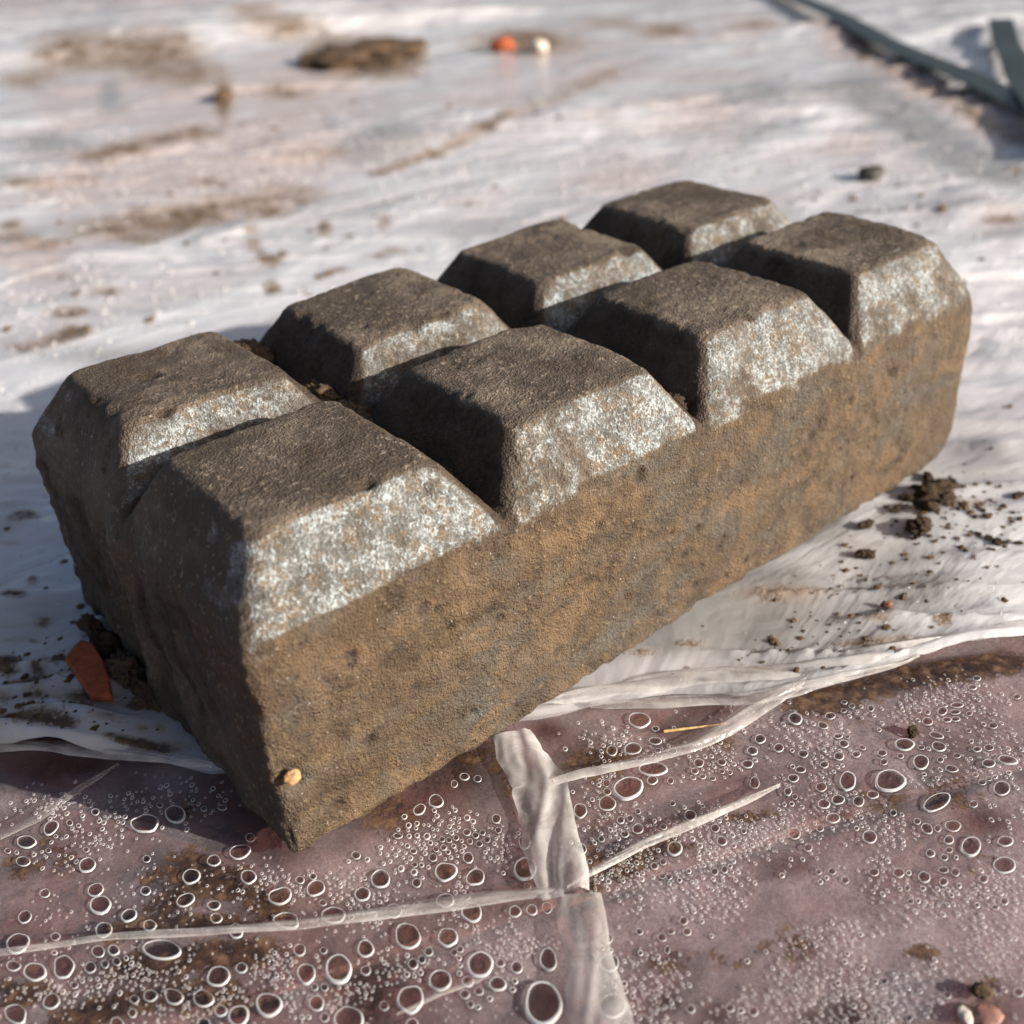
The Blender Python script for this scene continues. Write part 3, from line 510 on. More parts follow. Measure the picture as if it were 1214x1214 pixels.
# ------------------------------------------------------------------ front clear film
du = 0.0004
us = np.arange(-0.165, 0.176, du); vs_ = np.arange(0.045, 0.192, du)
U, V = np.meshgrid(us, vs_)
X, Y = uv2w(U, V)
edge = np.array(EDGE_W, float) * 1e-5
ed_k = edge[:, 0] / (edge[:, 1] + 0.15); ed_w = edge[:, 1] + 0.15
oo = np.argsort(ed_k); ed_k = ed_k[oo]; ed_w = ed_w[oo]
z = -0.0022 + 0.0007 * fbm2(U / 0.045, V / 0.03, 3, 5) + 0.00022 * fbm2(U / 0.009, V / 0.007, 3, 9)
fd = foot(X, Y)
z = np.where(fd < 0.012, np.minimum(z, -0.0011 - 0 * z) * sstep(0, 0.012, fd) + (1 - sstep(0, 0.012, fd)) * -0.0014, z)
z = np.clip(z, -0.0038, -0.0009)
soil_f = np.clip(1.25 * ell_field(X, Y, FILM_SOIL, 1.4), 0, 1)
clear_f = ell_field(X, Y, FILM_CLEAR, 1.2)
mist_x = ell_field(X, Y, FILM_MIST, 1.2)
mist = 0.21 + 0.10 * fbm2(U / 0.02, V / 0.014, 4, 21) + 0.30 * mist_x
mist *= (1 - 0.88 * clear_f)
mist += 0.08 * sstep(0.0, 0.05, U)           # more fine mist towards the right
mist *= (1 - 0.75 * clear_f)
for cx, cy, a, b, th in DROPS:
    cx *= 1e-5; cy *= 1e-5; a *= 1e-5; b *= 1e-5
    r = max(a, b) * 1.4
    cu, cv = w2uv(cx, cy)
    i0, i1 = np.searchsorted(vs_, cv - r), np.searchsorted(vs_, cv + r)
    j0, j1 = np.searchsorted(us, cu - r), np.searchsorted(us, cu + r)
    if i1 <= i0 or j1 <= j0: continue
    c, s = math.cos(math.radians(th)), math.sin(math.radians(th))
    dx = X[i0:i1, j0:j1] - cx; dy = Y[i0:i1, j0:j1] - cy
    q = np.sqrt(((dx * c + dy * s) / a) ** 2 + ((-dx * s + dy * c) / b) ** 2)
    mist[i0:i1, j0:j1] *= 0.14 + 0.86 * sstep(0.8, 1.15, q)
    soil_f[i0:i1, j0:j1] *= 0.55 + 0.45 * sstep(0.8, 1.1, q)
mist = np.clip(mist, 0.03, 0.9)
film_root = empty("clear_plastic_film", (0.03, -0.03, -0.002))
def at_root(o, root):
    o.parent = root; o.matrix_parent_inverse = Matrix.Translation(-Vector(root.location)); return o
film = mesh_obj("film_sheet", np.stack([X.ravel(), Y.ravel(), z.ravel()], 1), grid_faces(*X.shape), M_FILM,
                attrs={"mist": mist.ravel(), "soil": soil_f.ravel()})
at_root(film, film_root)
tag(film_root, "clear plastic film beaded with condensation stretched over red pavers in front", "plastic film")
def film_z(x, y):
    u, v = w2uv(x, y)
    j = int(np.clip(round((u - us[0]) / du), 0, len(us) - 1)); i = int(np.clip(round((v - vs_[0]) / du), 0, len(vs_) - 1))
    return float(z[i, j])

# droplets: the 300 largest one by one, the rest joined
rnd = random.Random(4)
TOW = np.array([-0.45, -0.9])                     # side where white rims are widened to paint a brighter glint
def droplet_geo(cx, cy, a, b, th, nseg, seed, dome=True, thick=None, zz=None, hmul=1.0):
    r = random.Random(seed)
    c, s = math.cos(math.radians(th)), math.sin(math.radians(th))
    ph = [r.uniform(0, 6.28) for _ in range(3)]
    am = [r.uniform(0, 0.05), r.uniform(0, 0.045), r.uniform(0, 0.03)]
    if max(a, b) > 0.0022: am = [x_ * 1.3 for x_ in am]
    t = thick if thick else r.uniform(0.10, 0.19)
    off = r.uniform(0.02, 0.11)
    tear = r.uniform(0.15, 0.40) if (max(a, b) > 0.0016 and r.random() < 0.30) else 0.0
    tph = r.uniform(0, 6.28)
    hgt = min(a, b) * r.uniform(0.12, 0.22) * hmul
    if zz is None: zz = film_z(cx, cy)
    vs = []; fs = []; mi = []
    for ringk, (rad, hh) in enumerate(((1.0, -0.02), (1 - t * 0.22, 0.75), (1 - t * 0.6, 1.0), (1 - t, 0.72))):
        inn = (1 - rad) / t
        for i in range(nseg):
            ang = 2 * math.pi * i / nseg
            q = rad * (1 + am[0] * math.cos(2 * ang + ph[0]) + am[1] * math.cos(3 * ang + ph[1]) + am[2] * math.cos(5 * ang + ph[2]))
            q *= 1 + tear * max(0.0, math.cos(ang - tph)) ** 5 - tear * 0.2
            px, py = a * q * math.cos(ang), b * q * math.sin(ang)
            x, y = c * px - s * py, s * px + c * py
            x -= TOW[0] * off * min(a, b) * inn; y -= TOW[1] * off * min(a, b) * inn
            vs.append((cx + x, cy + y, zz + 0.0003 * (hmul > 0) + hgt * hh))
    for k in range(3):
        for i in range(nseg):
            j = (i + 1) % nseg
            fs.append((k * nseg + i, k * nseg + j, (k + 1) * nseg + j, (k + 1) * nseg + i)); mi.append(0)
    if dome:
        vs.append((cx, cy, zz + hgt * 0.95)); cc = len(vs) - 1
        for i in range(nseg): fs.append((3 * nseg + i, 3 * nseg + (i + 1) % nseg, cc)); mi.append(1)
    return vs, fs, mi
def hidden_under(x, y):
    return foot(np.array([x]), np.array([y]))[0] < 0.0006
made = 0; leftover = []
for idx, (cx, cy, a, b, th) in enumerate(DROPS):
    x, y, a, b = cx * 1e-5, cy * 1e-5, a * 1e-5, b * 1e-5
    if hidden_under(x, y): continue
    if made < 300:
        v_, f_, m_ = droplet_geo(x, y, a * 0.97, b * 0.97, th, 20, idx)
        d = mesh_obj("droplet", v_, f_, [M_RIM, M_CLEAR], mat_idx=m_)
        at_root(d, film_root); made += 1
    else:
        leftover.append((x, y, a, b, th))
# fine condensation
rs = np.random.RandomState(11)
occ = {}
def free(x, y, r):
    g = 0.0012
    ix, iy = int(math.floor(x / g)), int(math.floor(y / g))
    for dx in (-1, 0, 1):
        for dy in (-1, 0, 1):
            for (qx, qy, qr) in occ.get((ix + dx, iy + dy), ()):
                if (qx - x) ** 2 + (qy - y) ** 2 < (qr + r) ** 2 * 0.95: return False
    occ.setdefault((ix, iy), []).append((x, y, r)); return True
BIG = np.array([[d[0] * 1e-5, d[1] * 1e-5, max(d[2], d[3]) * 1e-5] for d in DROPS])
vv = []; ff = []; base = 0
def add_small(x, y, a, b, th, seed, nseg=8):
    global base
    r = random.Random(seed)
    c, s = math.cos(math.radians(th)), math.sin(math.radians(th))
    zz = film_z(x, y) + 0.0002; hgt = min(a, b) * 0.28
    o = base
    for rad, hh in ((1.0, 0.0), (0.84, 1.0), (0.64, 0.55)):
        for i in range(nseg):
            an = 2 * math.pi * i / nseg
            px, py = a * rad * math.cos(an), b * rad * math.sin(an)
            vv.append((x + c * px - s * py, y + s * px + c * py, zz + hgt * hh))
    for k in range(2):
        for i in range(nseg):
            j = (i + 1) % nseg
            ff.append((o + k * nseg + i, o + k * nseg + j, o + (k + 1) * nseg + j, o + (k + 1) * nseg + i))
    base += 3 * nseg
for i, (x, y, a, b, th) in enumerate(leftover): add_small(x, y, a, b, th, i, 12)
view_th = math.degrees(math.atan2(FW[1], FW[0]))
for cx, cy, a, b, th, n, r0, r1 in CLUSTERS:
    cx *= 1e-5; cy *= 1e-5; a *= 1e-5; b *= 1e-5
    c, s = math.cos(math.radians(th)), math.sin(math.radians(th))
    for q in range(n):
        g = rs.normal(0, 0.5, 2) if n < 600 else rs.uniform(-1, 1, 2)
        x = cx + a * g[0] * c - b * g[1] * s; y = cy + a * g[0] * s + b * g[1] * c
        if hidden_under(x, y): continue
        u_, v_ = w2uv(x, y)
        if v_ + 0.15 > np.interp(u_ / (v_ + 0.15), ed_k, ed_w) - 0.002 or v_ < 0.05: continue
        nn_ = float(fbm2(np.array([x / 0.010]), np.array([y / 0.010]), 2, 91)[0])
        if u_ > -0.01 and rs.uniform() < 0.62 - 0.9 * nn_: continue
        r = (r0 + (r1 - r0) * rs.uniform() ** 2.6) * 1e-6 * 1.4
        dd = np.hypot(BIG[:, 0] - x, BIG[:, 1] - y) - BIG[:, 2] * 0.97
        if dd.min() < r: continue
        if not free(x, y, r): continue
        add_small(x, y, r * 1.12, r * 0.93, view_th, 0)
fine = mesh_obj("fine_condensation", np.array(vv), np.array(ff), M_FINE)
at_root(fine, film_root); tag(fine, kind="stuff")

# ------------------------------------------------------------------ ribbons: folds of film, rolled edges, straps
def smooth_path(P, n):
    P = np.array(P, float)
    d = np.r_[0, np.cumsum(np.linalg.norm(np.diff(P, axis=0), axis=1))]
    t = np.linspace(0, d[-1], n)
    Q = np.stack([np.interp(t, d, P[:, i]) for i in range(P.shape[1])], 1)
    for _ in range(max(2, n // 12)):
        Q[1:-1] = 0.25 * Q[:-2] + 0.5 * Q[1:-1] + 0.25 * Q[2:]
    return Q
def ribbon(name, path, width, zbase, arch, mat, seed, nl=160, nw=18, rough=0.0006, wob=0.12, dens=0.7, taper=0.0, jag=0.0, hmin=None):
    Q = smooth_path(np.array(path) * 1e-5, nl)
    T = np.gradient(Q, axis=0); T /= np.linalg.norm(T, axis=1)[:, None]
    N = np.stack([-T[:, 1], T[:, 0]], 1)
    s = np.linspace(0, 1, nl); w = np.linspace(-1, 1, nw)
    SG, WG = np.meshgrid(s, w, indexing='ij')
    L = np.sum(np.linalg.norm(np.diff(Q, axis=0), axis=1))
    wid = np.atleast_1d(np.asarray(width, float))
    half = np.interp(s, np.linspace(0, 1, len(wid)), wid) / 2
    half = half * (1 + wob * fbm2(s * L / 0.012, s * 0 + seed, 3, seed)) 
    if taper: half = half * (sstep(0, taper, s) * 0.8 + 0.2) * (sstep(0, taper, 1 - s) * 0.8 + 0.2)
    H = half[:, None] * (1 + jag * np.sign(WG) * fbm2(SG * L / 0.004, WG * 0 + 3.3, 3, seed + 3) * (np.abs(WG) > 0.7))
    PX = Q[:, 0][:, None] + N[:, 0][:, None] * WG * H
    PY = Q[:, 1][:, None] + N[:, 1][:, None] * WG * H
    Zr = zbase + arch * (1 - WG ** 2) 
    rid = 0.5 + 0.5 * fbm2(SG * L / 0.013 + WG * 0.8, WG * 1.1 + seed + SG * L / 0.03, 2, seed + 7)
    Zr = Zr + rough * (rid - 0.5) * 2 * (1 - 0.4 * WG ** 2) + rough * 0.16 * fbm2(SG * L / 0.006, WG * 2.5, 2, seed + 11)
    dn = np.clip(dens * (0.75 + 0.55 * np.abs(WG) ** 6 + 0.35 * fbm2(SG * L / 0.009 + WG * 0.8, WG * 1.5, 3, seed + 5)), 0.05, 0.97)
    return mesh_obj(name, np.stack([PX.ravel(), PY.ravel(), Zr.ravel()], 1), grid_faces(nl, nw), mat, attrs={"dens": dn.ravel()})
for i, (pn, w, zb, ar, rg, dens, jag) in enumerate((
        ("fold_up", (0.0085, 0.0108, 0.0112, 0.0080), -0.0006, 0.0011, 0.0010, 0.72, 0.05),
        ("fold_dn", (0.0072, 0.0086, 0.0092), -0.0008, 0.0007, 0.0005, 0.50, 0.03),
        ("fold_l", (0.0012, 0.0011, 0.0019, 0.0027, 0.0024), -0.0008, 0.0006, 0.0002, 0.55, 0.03),
        ("fold_r", (0.0013, 0.0017, 0.0012), -0.0006, 0.0008, 0.0003, 0.7, 0.03),
        ("fold_m", (0.0016, 0.0020, 0.0030, 0.0042, 0.0022), -0.0006, 0.0009, 0.0004, 0.5, 0.05),
        ("fold_fl", (0.0012, 0.0020, 0.0008), -0.0004, 0.0005, 0.0002, 0.26, 0.03),
        ("fine1", (0.0005, 0.0009, 0.0004), -0.0007, 0.0003, 0.0001, 0.35, 0.0))):
    o = ribbon("fold", PATHS[pn], w, zb, ar, M_FOLD, 40 + i, rough=rg, dens=dens, jag=jag, nw=22, nl=180, taper=0.14 if pn in ("fold_r", "fold_fl", "fine1") else 0.0)
    at_root(o, film_root)
for o, lb in zip([c for c in film_root.children if c.name.startswith("fold")], ("crumpled whitish strip running down from the block", "flatter strip continuing to the lower edge", "thin flat crease to the left", "narrow pale raised crease to the right")):
    o["label"] = lb

# ------------------------------------------------------------------ milky sheet behind
nk, nr = 560, 660
ks = np.linspace(-0.82, 0.82, nk)
w0 = np.interp(ks, ed_k, ed_w)
w0 = w0 + 0.0011 * fbm2(ks / 0.05, ks * 0, 4, 77)
rr = np.linspace(0, 1, nr)
K, RR = np.meshgrid(ks, rr)
Wd = w0[None, :] * (4.2 / w0[None, :]) ** RR
U = K * Wd; V = Wd - 0.15
X, Y = uv2w(U, V)
wr1 = 1 - np.abs(fbm2(U / 0.16 + 0.4 * fbm2(U / 0.1, V / 0.1, 2, 3), V / 0.030 + U * 3, 4, 31))
wr2 = 1 - np.abs(fbm2(U / 0.05 - V * 8, V / 0.011 + U * 12, 3, 47))
far = sstep(0.25, 1.2, V)
zs = 0.0034 * (wr1 - 0.6) + 0.0011 * (wr2 - 0.6) + 0.0020 * fbm2(U / 0.3, V / 0.2, 3, 8)
zs = zs + far * 0.012 * fbm2(U / 0.5 - V * 0.3, V / 0.16, 3, 12)
# tight horizontal pleats beside the near end of the block
lu, lv = w2uv(-0.022, 0.078)
pl = np.exp(-(((U - lu) / 0.055) ** 2 + ((V - lv) / 0.026) ** 2))
zs = zs + pl * 0.0050 * np.clip(1 - np.abs(fbm2(U / 0.06, V / 0.0075 + U * 14, 3, 63)) * 1.3 - 0.25, 0, 1)
ru, rv = w2uv(0.11, -0.012)
pr = np.exp(-(((U - ru) / 0.06) ** 2 + ((V - rv) / 0.020) ** 2))
zs = zs + pr * 0.0030 * np.clip(1 - np.abs(fbm2(U / 0.05, V / 0.009 + U * 12, 3, 66)) * 1.3 - 0.3, 0, 1)
# ridge under the strap, far right
sp = np.array(PATHS["strapA"], float) * 1e-5
su, sv = w2uv(sp[:, 0], sp[:, 1]); o_ = np.argsort(su)
vline = np.interp(U, su[o_], sv[o_])
zs = zs + 0.003 * np.exp(-((V - vline + 0.030) / 0.030) ** 2) * sstep(0.15, 0.35, U)
fdb = foot(X, Y); bl = sstep(0.0, 0.016, fdb)
zs = np.clip(zs, -0.004, 0.02) * bl + (1 - bl) * (-0.0007)
zs = np.maximum(zs, -0.0007 - 0.0003 * bl + 0.0 * zs)
lip = np.exp(-((Wd - w0[None, :]) / 0.0035) ** 2)
zs = zs + lip * 0.0012 * bl - np.exp(-((Wd - w0[None, :]) / 0.0006) ** 2) * 0.0012
dirt = ell_field(X, Y, SHEET_DIRT, 1.25); pink = ell_field(X, Y, SHEET_PINK, 1.35); grey = np.clip(1.9 * ell_field(X, Y, SHEET_GREY, 1.4), 0, 1)
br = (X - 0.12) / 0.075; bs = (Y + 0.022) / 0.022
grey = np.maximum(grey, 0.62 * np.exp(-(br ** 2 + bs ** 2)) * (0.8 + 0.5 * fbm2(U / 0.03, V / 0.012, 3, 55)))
pink = np.maximum(pink, 0.7 * sstep(0.9, 1.6, V))
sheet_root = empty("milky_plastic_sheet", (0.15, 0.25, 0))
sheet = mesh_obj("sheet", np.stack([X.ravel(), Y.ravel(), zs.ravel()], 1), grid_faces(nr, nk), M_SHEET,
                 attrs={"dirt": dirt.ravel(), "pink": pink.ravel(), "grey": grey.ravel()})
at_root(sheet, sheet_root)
tag(sheet_root, "milky white plastic sheet smeared with brown dirt under and behind the block", "plastic sheet")
def sheet_z(x, y):
    u, v = w2uv(x, y); w = v + 0.15; k = u / w
    j = int(np.clip(round((k - ks[0]) / (ks[1] - ks[0])), 0, nk - 1))
    r = math.log(max(w, w0[j]) / w0[j]) / math.log(4.2 / w0[j])
    i = int(np.clip(round(r * (nr - 1)), 0, nr - 1))
    return float(zs[i, j])
for i, (pn, w, zb, ar, rg, dens) in enumerate((
        ("roll", (0.0020, 0.0042, 0.0050, 0.0062, 0.0050, 0.0042, 0.0036), -0.0002, 0.0014, 0.0009, 0.58),
        ("roll2", (0.0012, 0.0026, 0.0030, 0.0034, 0.0020, 0.0014), -0.0004, 0.0010, 0.0006, 0.42),
        ("rollL", (0.0030, 0.0034, 0.0030, 0.0034, 0.0030, 0.0022), -0.0002, 0.0009, 0.0005, 0.75))):
    o = ribbon("rolled_edge", PATHS[pn], w, zb, ar, M_FOLD, 70 + i, rough=rg, dens=dens, nl=240, nw=22, wob=0.25, taper=0.05)
    at_root(o, sheet_root)
# blurred condensation beads on the sheet behind
vv = []; ff = []; base = 0
film_z_keep = film_z
rs2 = np.random.RandomState(5)
BEADS = ((60, 330, 0.30), )
def add_bead(x, y, r, nseg=7):
    global base
    zz = sheet_z(x, y); o = base
    for rad, hh in ((1.0, -0.1), (0.8, 0.45), (0.45, 0.62)):
        for i in range(nseg):
            an = 2 * math.pi * i / nseg
            vv.append((x + r * rad * math.cos(an), y + r * rad * math.sin(an), zz + 0.0001 + r * hh))
    for k in range(2):
        for i in range(nseg):
            j = (i + 1) % nseg
            ff.append((o + k * nseg + i, o + k * nseg + j, o + (k + 1) * nseg + j, o + (k + 1) * nseg + i))
    ff.append(tuple(o + 2 * nseg + i for i in range(nseg))) if False else None
    base += 3 * nseg
for cu_, cv_, au, av, n, r0, r1 in ((-0.20, 0.40, 0.10, 0.05, 520, .0007, .0018), (-0.17, 0.30, 0.06, 0.05, 260, .0006, .0014),
                                  (-0.10, 0.62, 0.22, 0.10, 900, .0008, .0022), (0.05, 0.60, 0.18, 0.10, 600, .0008, .0020),
                                  (0.22, 0.50, 0.14, 0.12, 600, .0007, .0018), (0.16, 0.34, 0.05, 0.06, 120, .0005, .0011),
                                  (-0.10, 0.24, 0.03, 0.03, 60, .0004, .0009), (0.09, 0.19, 0.05, 0.02, 60, .0003, .0007)):
    for q in range(n):
        g = rs2.normal(0, 0.6, 2)
        x, y = uv2w(cu_ + au * g[0], cv_ + av * g[1])
        if foot(np.array([x]), np.array([y]))[0] < 0.004: continue
        u_, v_ = w2uv(x, y)
        if v_ + 0.15 < np.interp(u_ / (v_ + 0.15), ed_k, ed_w) + 0.004: continue
        add_bead(x, y, 0.7 * (r0 + (r1 - r0) * rs2.uniform() ** 3))
bd = mesh_obj("condensation_beads", np.array(vv), np.array(ff), M_BEAD)
at_root(bd, sheet_root); tag(bd, kind="stuff")

# straps
M_STRAP = mat_plain("green_black_strap", (0.028, 0.036, 0.035), 0.42, 0.5, 900, 0.25, 0.3, 0.0004)
def strap(path, wid, zoff, label, nl=90, thick=0.0009):
    Q = smooth_path(np.array(path) * 1e-5, nl)
    T = np.gradient(Q, axis=0); T /= np.linalg.norm(T, axis=1)[:, None]
    N = np.stack([-T[:, 1], T[:, 0]], 1)
    prof = [(-1, 0), (-0.96, 1), (-0.5, 1.08), (0.5, 1.08), (0.96, 1), (1, 0), (0.9, -0.3), (-0.9, -0.3)]
    vs = []; fs = []
    for i in range(nl):
        zc = zoff[0] + (zoff[1] - zoff[0]) * i / (nl - 1) + 0.0012 * math.sin(i * 0.21)
        zc += 0.0035
        for a, h in prof:
            vs.append((Q[i, 0] + N[i, 0] * a * wid / 2, Q[i, 1] + N[i, 1] * a * wid / 2, zc + h * thick))
    n = len(prof)
    for i in range(nl - 1):
        for j in range(n):
            k = (j + 1) % n
            fs.append((i * n + j, i * n + k, (i + 1) * n + k, (i + 1) * n + j))
    fs.append(tuple(range(n))[::-1]); fs.append(tuple((nl - 1) * n + j for j in range(n)))
    o = mesh_obj("packing_strap", vs, fs, M_STRAP, smooth=False)
    return tag(o, label, "strap", "dark packing straps on the plastic")
strap(PATHS["strapA"], 0.020, (0.002, 0.001), "long straight dark green strap crossing the upper right corner")
strap(PATHS["strapB"], 0.018, (0.004, 0.003), "short curved strap end beyond the long straight strap")

# ------------------------------------------------------------------ the block
def smax(a, b, k):
    h = np.maximum(k - np.abs(a - b), 0) / k
    return np.maximum(a, b) + h * h * k * 0.25
def smin(a, b, k):
    return -smax(-a, -b, k)
STUD = {}
_r = random.Random(7)
for i in range(4):
    for j in range(2):
        STUD[i, j] = (_r.uniform(-.0005, .0005), _r.uniform(-.012, .012), _r.uniform(-.012, .012), _r.uniform(-.0004, .0004), _r.uniform(-.0004, .0004))
PITS = [  # x, y, z, radius, depth (mm)
    (1.9, 0, 19.6, 2.6, 1.5), (3.4, 0, 17.0, 1.8, 1.1), (44.4, 0, 30.3, 1.8, .5), (73, 0, 24.7, 1.4, .7), (29.2, 9.4, 59.8, 2.0, 1.8),
    (71, 0, 36.5, 1.3, .8), (137.5, 0, 33.3, 2.0, .9), (26.4, 85.7, 60.3, 5.5, 1.2), (60, 0, 12, 1.6, .7), (95, 0, 18, 1.5, .6),
    (20, 0, 8, 1.7, .7), (160, 0, 26, 1.8, .7), (172, 0, 14, 1.6, .6), (150, 0, 10, 2.2, .7), (120, 25, 59, 2.0, .6), (66, 36, 59, 1.6, .5),
    (165, 30, 59, 2.2, .7), (13, 26, 59, 1.4, .4), (120, 0, 6, 2.4, .7), (80, 0, 4, 2.0, .8), (45, 0, 3, 1.6, .7), (35, 68, 57.5, 1.8, .8), (88, 70, 57.0, 2.0, .8),
    (0, 30, 20, 3, .7), (0, 62, 30, 3, .8), (0, 80, 14, 4, 1.0), (105, 3, 53, 1.2, .5), (180, 4, 52, 1.5, .5)]
_pr = random.Random(21)
for _ in range(46): PITS.append((_pr.uniform(4, 196), 0, _pr.uniform(3, 44), _pr.uniform(0.6, 1.5), _pr.uniform(0.5, 1.2)))
for _ in range(34): PITS.append((_pr.uniform(8, 192), _pr.uniform(8, 92), 60.0, _pr.uniform(0.6, 1.7), _pr.uniform(0.4, 1.0)))
for i_ in range(4):          # knocked arrises and corners of the studs
    for j_ in range(2):
        for _ in range(4):
            sx_ = _pr.choice((8.6, 41.4)) + i_ * 50; sy_ = _pr.choice((8.6, 41.4)) + j_ * 50
            if _pr.random() < 0.5: sx_ = i_ * 50 + _pr.uniform(9, 41)
            else: sy_ = j_ * 50 + _pr.uniform(9, 41)
            PITS.append((sx_, sy_, 59.8, _pr.uniform(1.0, 2.6), _pr.uniform(0.3, 0.9)))
def block_sdf(p):
    x, y, zz = p[:, 0], p[:, 1], p[:, 2]
    dz = HT - HA
    ln = math.hypot(dz, SS)
    pyr = None
    for (i, j), (dh, tx, ty, ox, oy) in STUD.items():
        xl, xr, yl, yr = i * PI_, (i + 1) * PI_, j * PI_, (j + 1) * PI_
        m = np.maximum
        d_l = ((xl - x) * dz + (zz - HA) * (SS + ox)) / ln
        d_r = ((x - xr) * dz + (zz - HA) * (SS - ox)) / ln
        d_f = ((yl - y) * dz + (zz - HA) * (SS + oy)) / ln
        d_b = ((y - yr) * dz + (zz - HA) * (SS - oy)) / ln
        sx = smax(d_l, d_r, 0.002); sy = smax(d_f, d_b, 0.002)
        sl = smax(sx, sy, 0.0030)
        cx, cy = (xl + xr) / 2, (yl + yr) / 2
        tp = zz - (HT + dh) - tx * (x - cx) - ty * (y - cy) + 0.35 * ((x - cx) ** 2 + (y - cy) ** 2)
        q = smax(sl, tp, 0.0013)
        pyr = q if pyr is None else smin(pyr, q, 0.0007)
    bx = smax(-x - 0.0008, x - BL, 0.001); by = smax(-y, y - BW, 0.001)
    sd_ = smax(bx, by, 0.0030)
    b = smax(sd_, pyr, 0.0016)
    b = smax(b, -zz, 0.0022)
    # worn far bottom corner and far top corner
    cut = (x * 0.62 - zz * 0.62 - y * 0.48) - (BL * 0.62 - 0.0030 * 0.62)
    b = smax(b, cut, 0.006)
    cut2 = (x * 0.70 + zz * 0.52 - y * 0.35) - (BL * 0.70 + HA * 0.52 + 0.0002)
    b = smax(b, cut2, 0.008)
    return b
def build_block():
    h = 0.00052
    nx, ny, nz = int(BL / h), int(BW / h), int(HA / h)
    def fgrid(a, b): return [g.ravel() for g in np.meshgrid(np.arange(a + 1), np.arange(b + 1), indexing='ij')]
    pts = []; quads = []; off = 0
    def add(ii, jj, kk, na, nb, flip):
        nonlocal off
        pts.append(np.stack([ii, jj, kk], 1))
        f = grid_faces(na + 1, nb + 1)
        quads.append((f[:, ::-1] if flip else f) + off); off += len(ii)
    a, b = fgrid(nx, ny)
    add(a, b, a * 0 + nz, nx, ny, True); add(a, b, a * 0, nx, ny, False)
    a, b = fgrid(nx, nz)
    add(a, a * 0, b, nx, nz, True); add(a, a * 0 + ny, b, nx, nz, False)
    a, b = fgrid(ny, nz)
    add(a * 0, a, b, ny, nz, False); add(a * 0 + nx, a, b, ny, nz, True)
    P = np.concatenate(pts); Q = np.concatenate(quads)
    key = (P[:, 0] * 4096 + P[:, 1]) * 4096 + P[:, 2]
    _, first, inv = np.unique(key, return_index=True, return_inverse=True)
    I = P[first]; Q = inv[Q]
    p = I * np.array([BL / nx, BW / ny, HA / nz])
    topm = I[:, 2] == nz
    fx = p[:, 0] % PI_; fy = p[:, 1] % PI_
    dd = np.minimum(np.minimum(fx, PI_ - fx), np.minimum(fy, PI_ - fy))
    p[topm, 2] = (HA + np.minimum(dd / SS, 1) * (HT - HA))[topm]
    def grad(p, e=1e-5):
        g = np.zeros_like(p)
        for a in range(3):
            d = np.zeros(3); d[a] = e
            g[:, a] = (block_sdf(p + d) - block_sdf(p - d)) / (2 * e)
        return g / np.maximum(np.linalg.norm(g, axis=1), 1e-6)[:, None]
    for it in range(5):
        g = grad(p); p = p - np.clip(block_sdf(p), -0.002, 0.002)[:, None] * g * 0.9
    n = grad(p)
    upn = n[:, 2]
    # relief
    d = 0.00045 * fbm3(p, 0.028, 3, 1) + 0.00014 * fbm3(p, 0.007, 3, 5) + 0.00013 * fbm3(p, 0.0022, 2, 9)
    grain = np.abs(noise3(p[:, 0] / 0.0016, p[:, 1] / 0.0016, p[:, 2] / 0.0016, 77))
    d -= 0.00016 * sstep(0.55, 0.9, grain)
    # crumbly lower arris and end face
    low = sstep(0.007, 0.0, p[:, 2])
    d -= low * 0.0008 * np.abs(fbm3(p, 0.006, 3, 15))
    end = sstep(-0.5, -0.9, n[:, 0]) * sstep(0.047, 0.040, p[:, 2])
    d += end * (0.0006 * fbm3(p * np.array([1, 1, .5]), 0.008, 3, 19) + 0.00045 * fbm3(p, 0.0028, 3, 51))
    lug = np.exp(-((p[:, 1] - 0.052) / 0.0045) ** 2) * end
    d += lug * 0.0016 - np.exp(-((p[:, 1] - 0.0595) / 0.0016) ** 2) * end * 0.0012
    # diagonal trowel mark on the long side
    fr = sstep(0.5, 0.9, -n[:, 1])
    dg = (p[:, 0] - 0.1155) - (p[:, 2] - 0.033) * 0.75
    d -= fr * 0.0006 * np.exp(-(dg / 0.0016) ** 2) * sstep(0.018, 0.026, p[:, 2]) * sstep(0.044, 0.038, p[:, 2])
    d -= fr * 0.00035 * np.exp(-((p[:, 2] - 0.030 - 0.0010 * np.sin(p[:, 0] * 210)) / 0.0005) ** 2) * sstep(.030, .040, p[:, 0]) * sstep(.065, .055, p[:, 0])
    for px, py, pz, r, dp in PITS:
        q = np.linalg.norm(p - np.array([px, py, pz]) * 1e-3, axis=1) / (r * 1e-3)
        d -= dp * 1e-3 * np.exp(-q ** 2 * 1.6)
    # attributes
    slope = sstep(HA + 0.0004, HA + 0.0016, p[:, 2]) * sstep(HT + 0.0002, HT - 0.0026, p[:, 2])
    front = sstep(0.45, 0.75, -n[:, 1]) * sstep(0.15, 0.35, upn) * sstep(0.93, 0.75, upn)
    rend = sstep(0.35, 0.6, n[:, 0]) * sstep(0.15, 0.35, upn) * sstep(0.95, 0.8, upn) * (p[:, 0] > 0.19)
    bare = np.clip(front + 0.9 * rend, 0, 1) * (0.70 + 0.42 * fbm3(p, 0.016, 3, 23) + 0.25 * fbm3(p, 0.045, 1, 24))
    spill = sstep(0.5, 0.8, -n[:, 1]) * sstep(HA - 0.0045, HA, p[:, 2]) * sstep(0.05, 0.55, fbm3(p, 0.009, 3, 29))
    bare = np.maximum(bare, 0.62 * spill)
    bare *= np.where(p[:, 1] > 0.045, 0.86, 1.0)
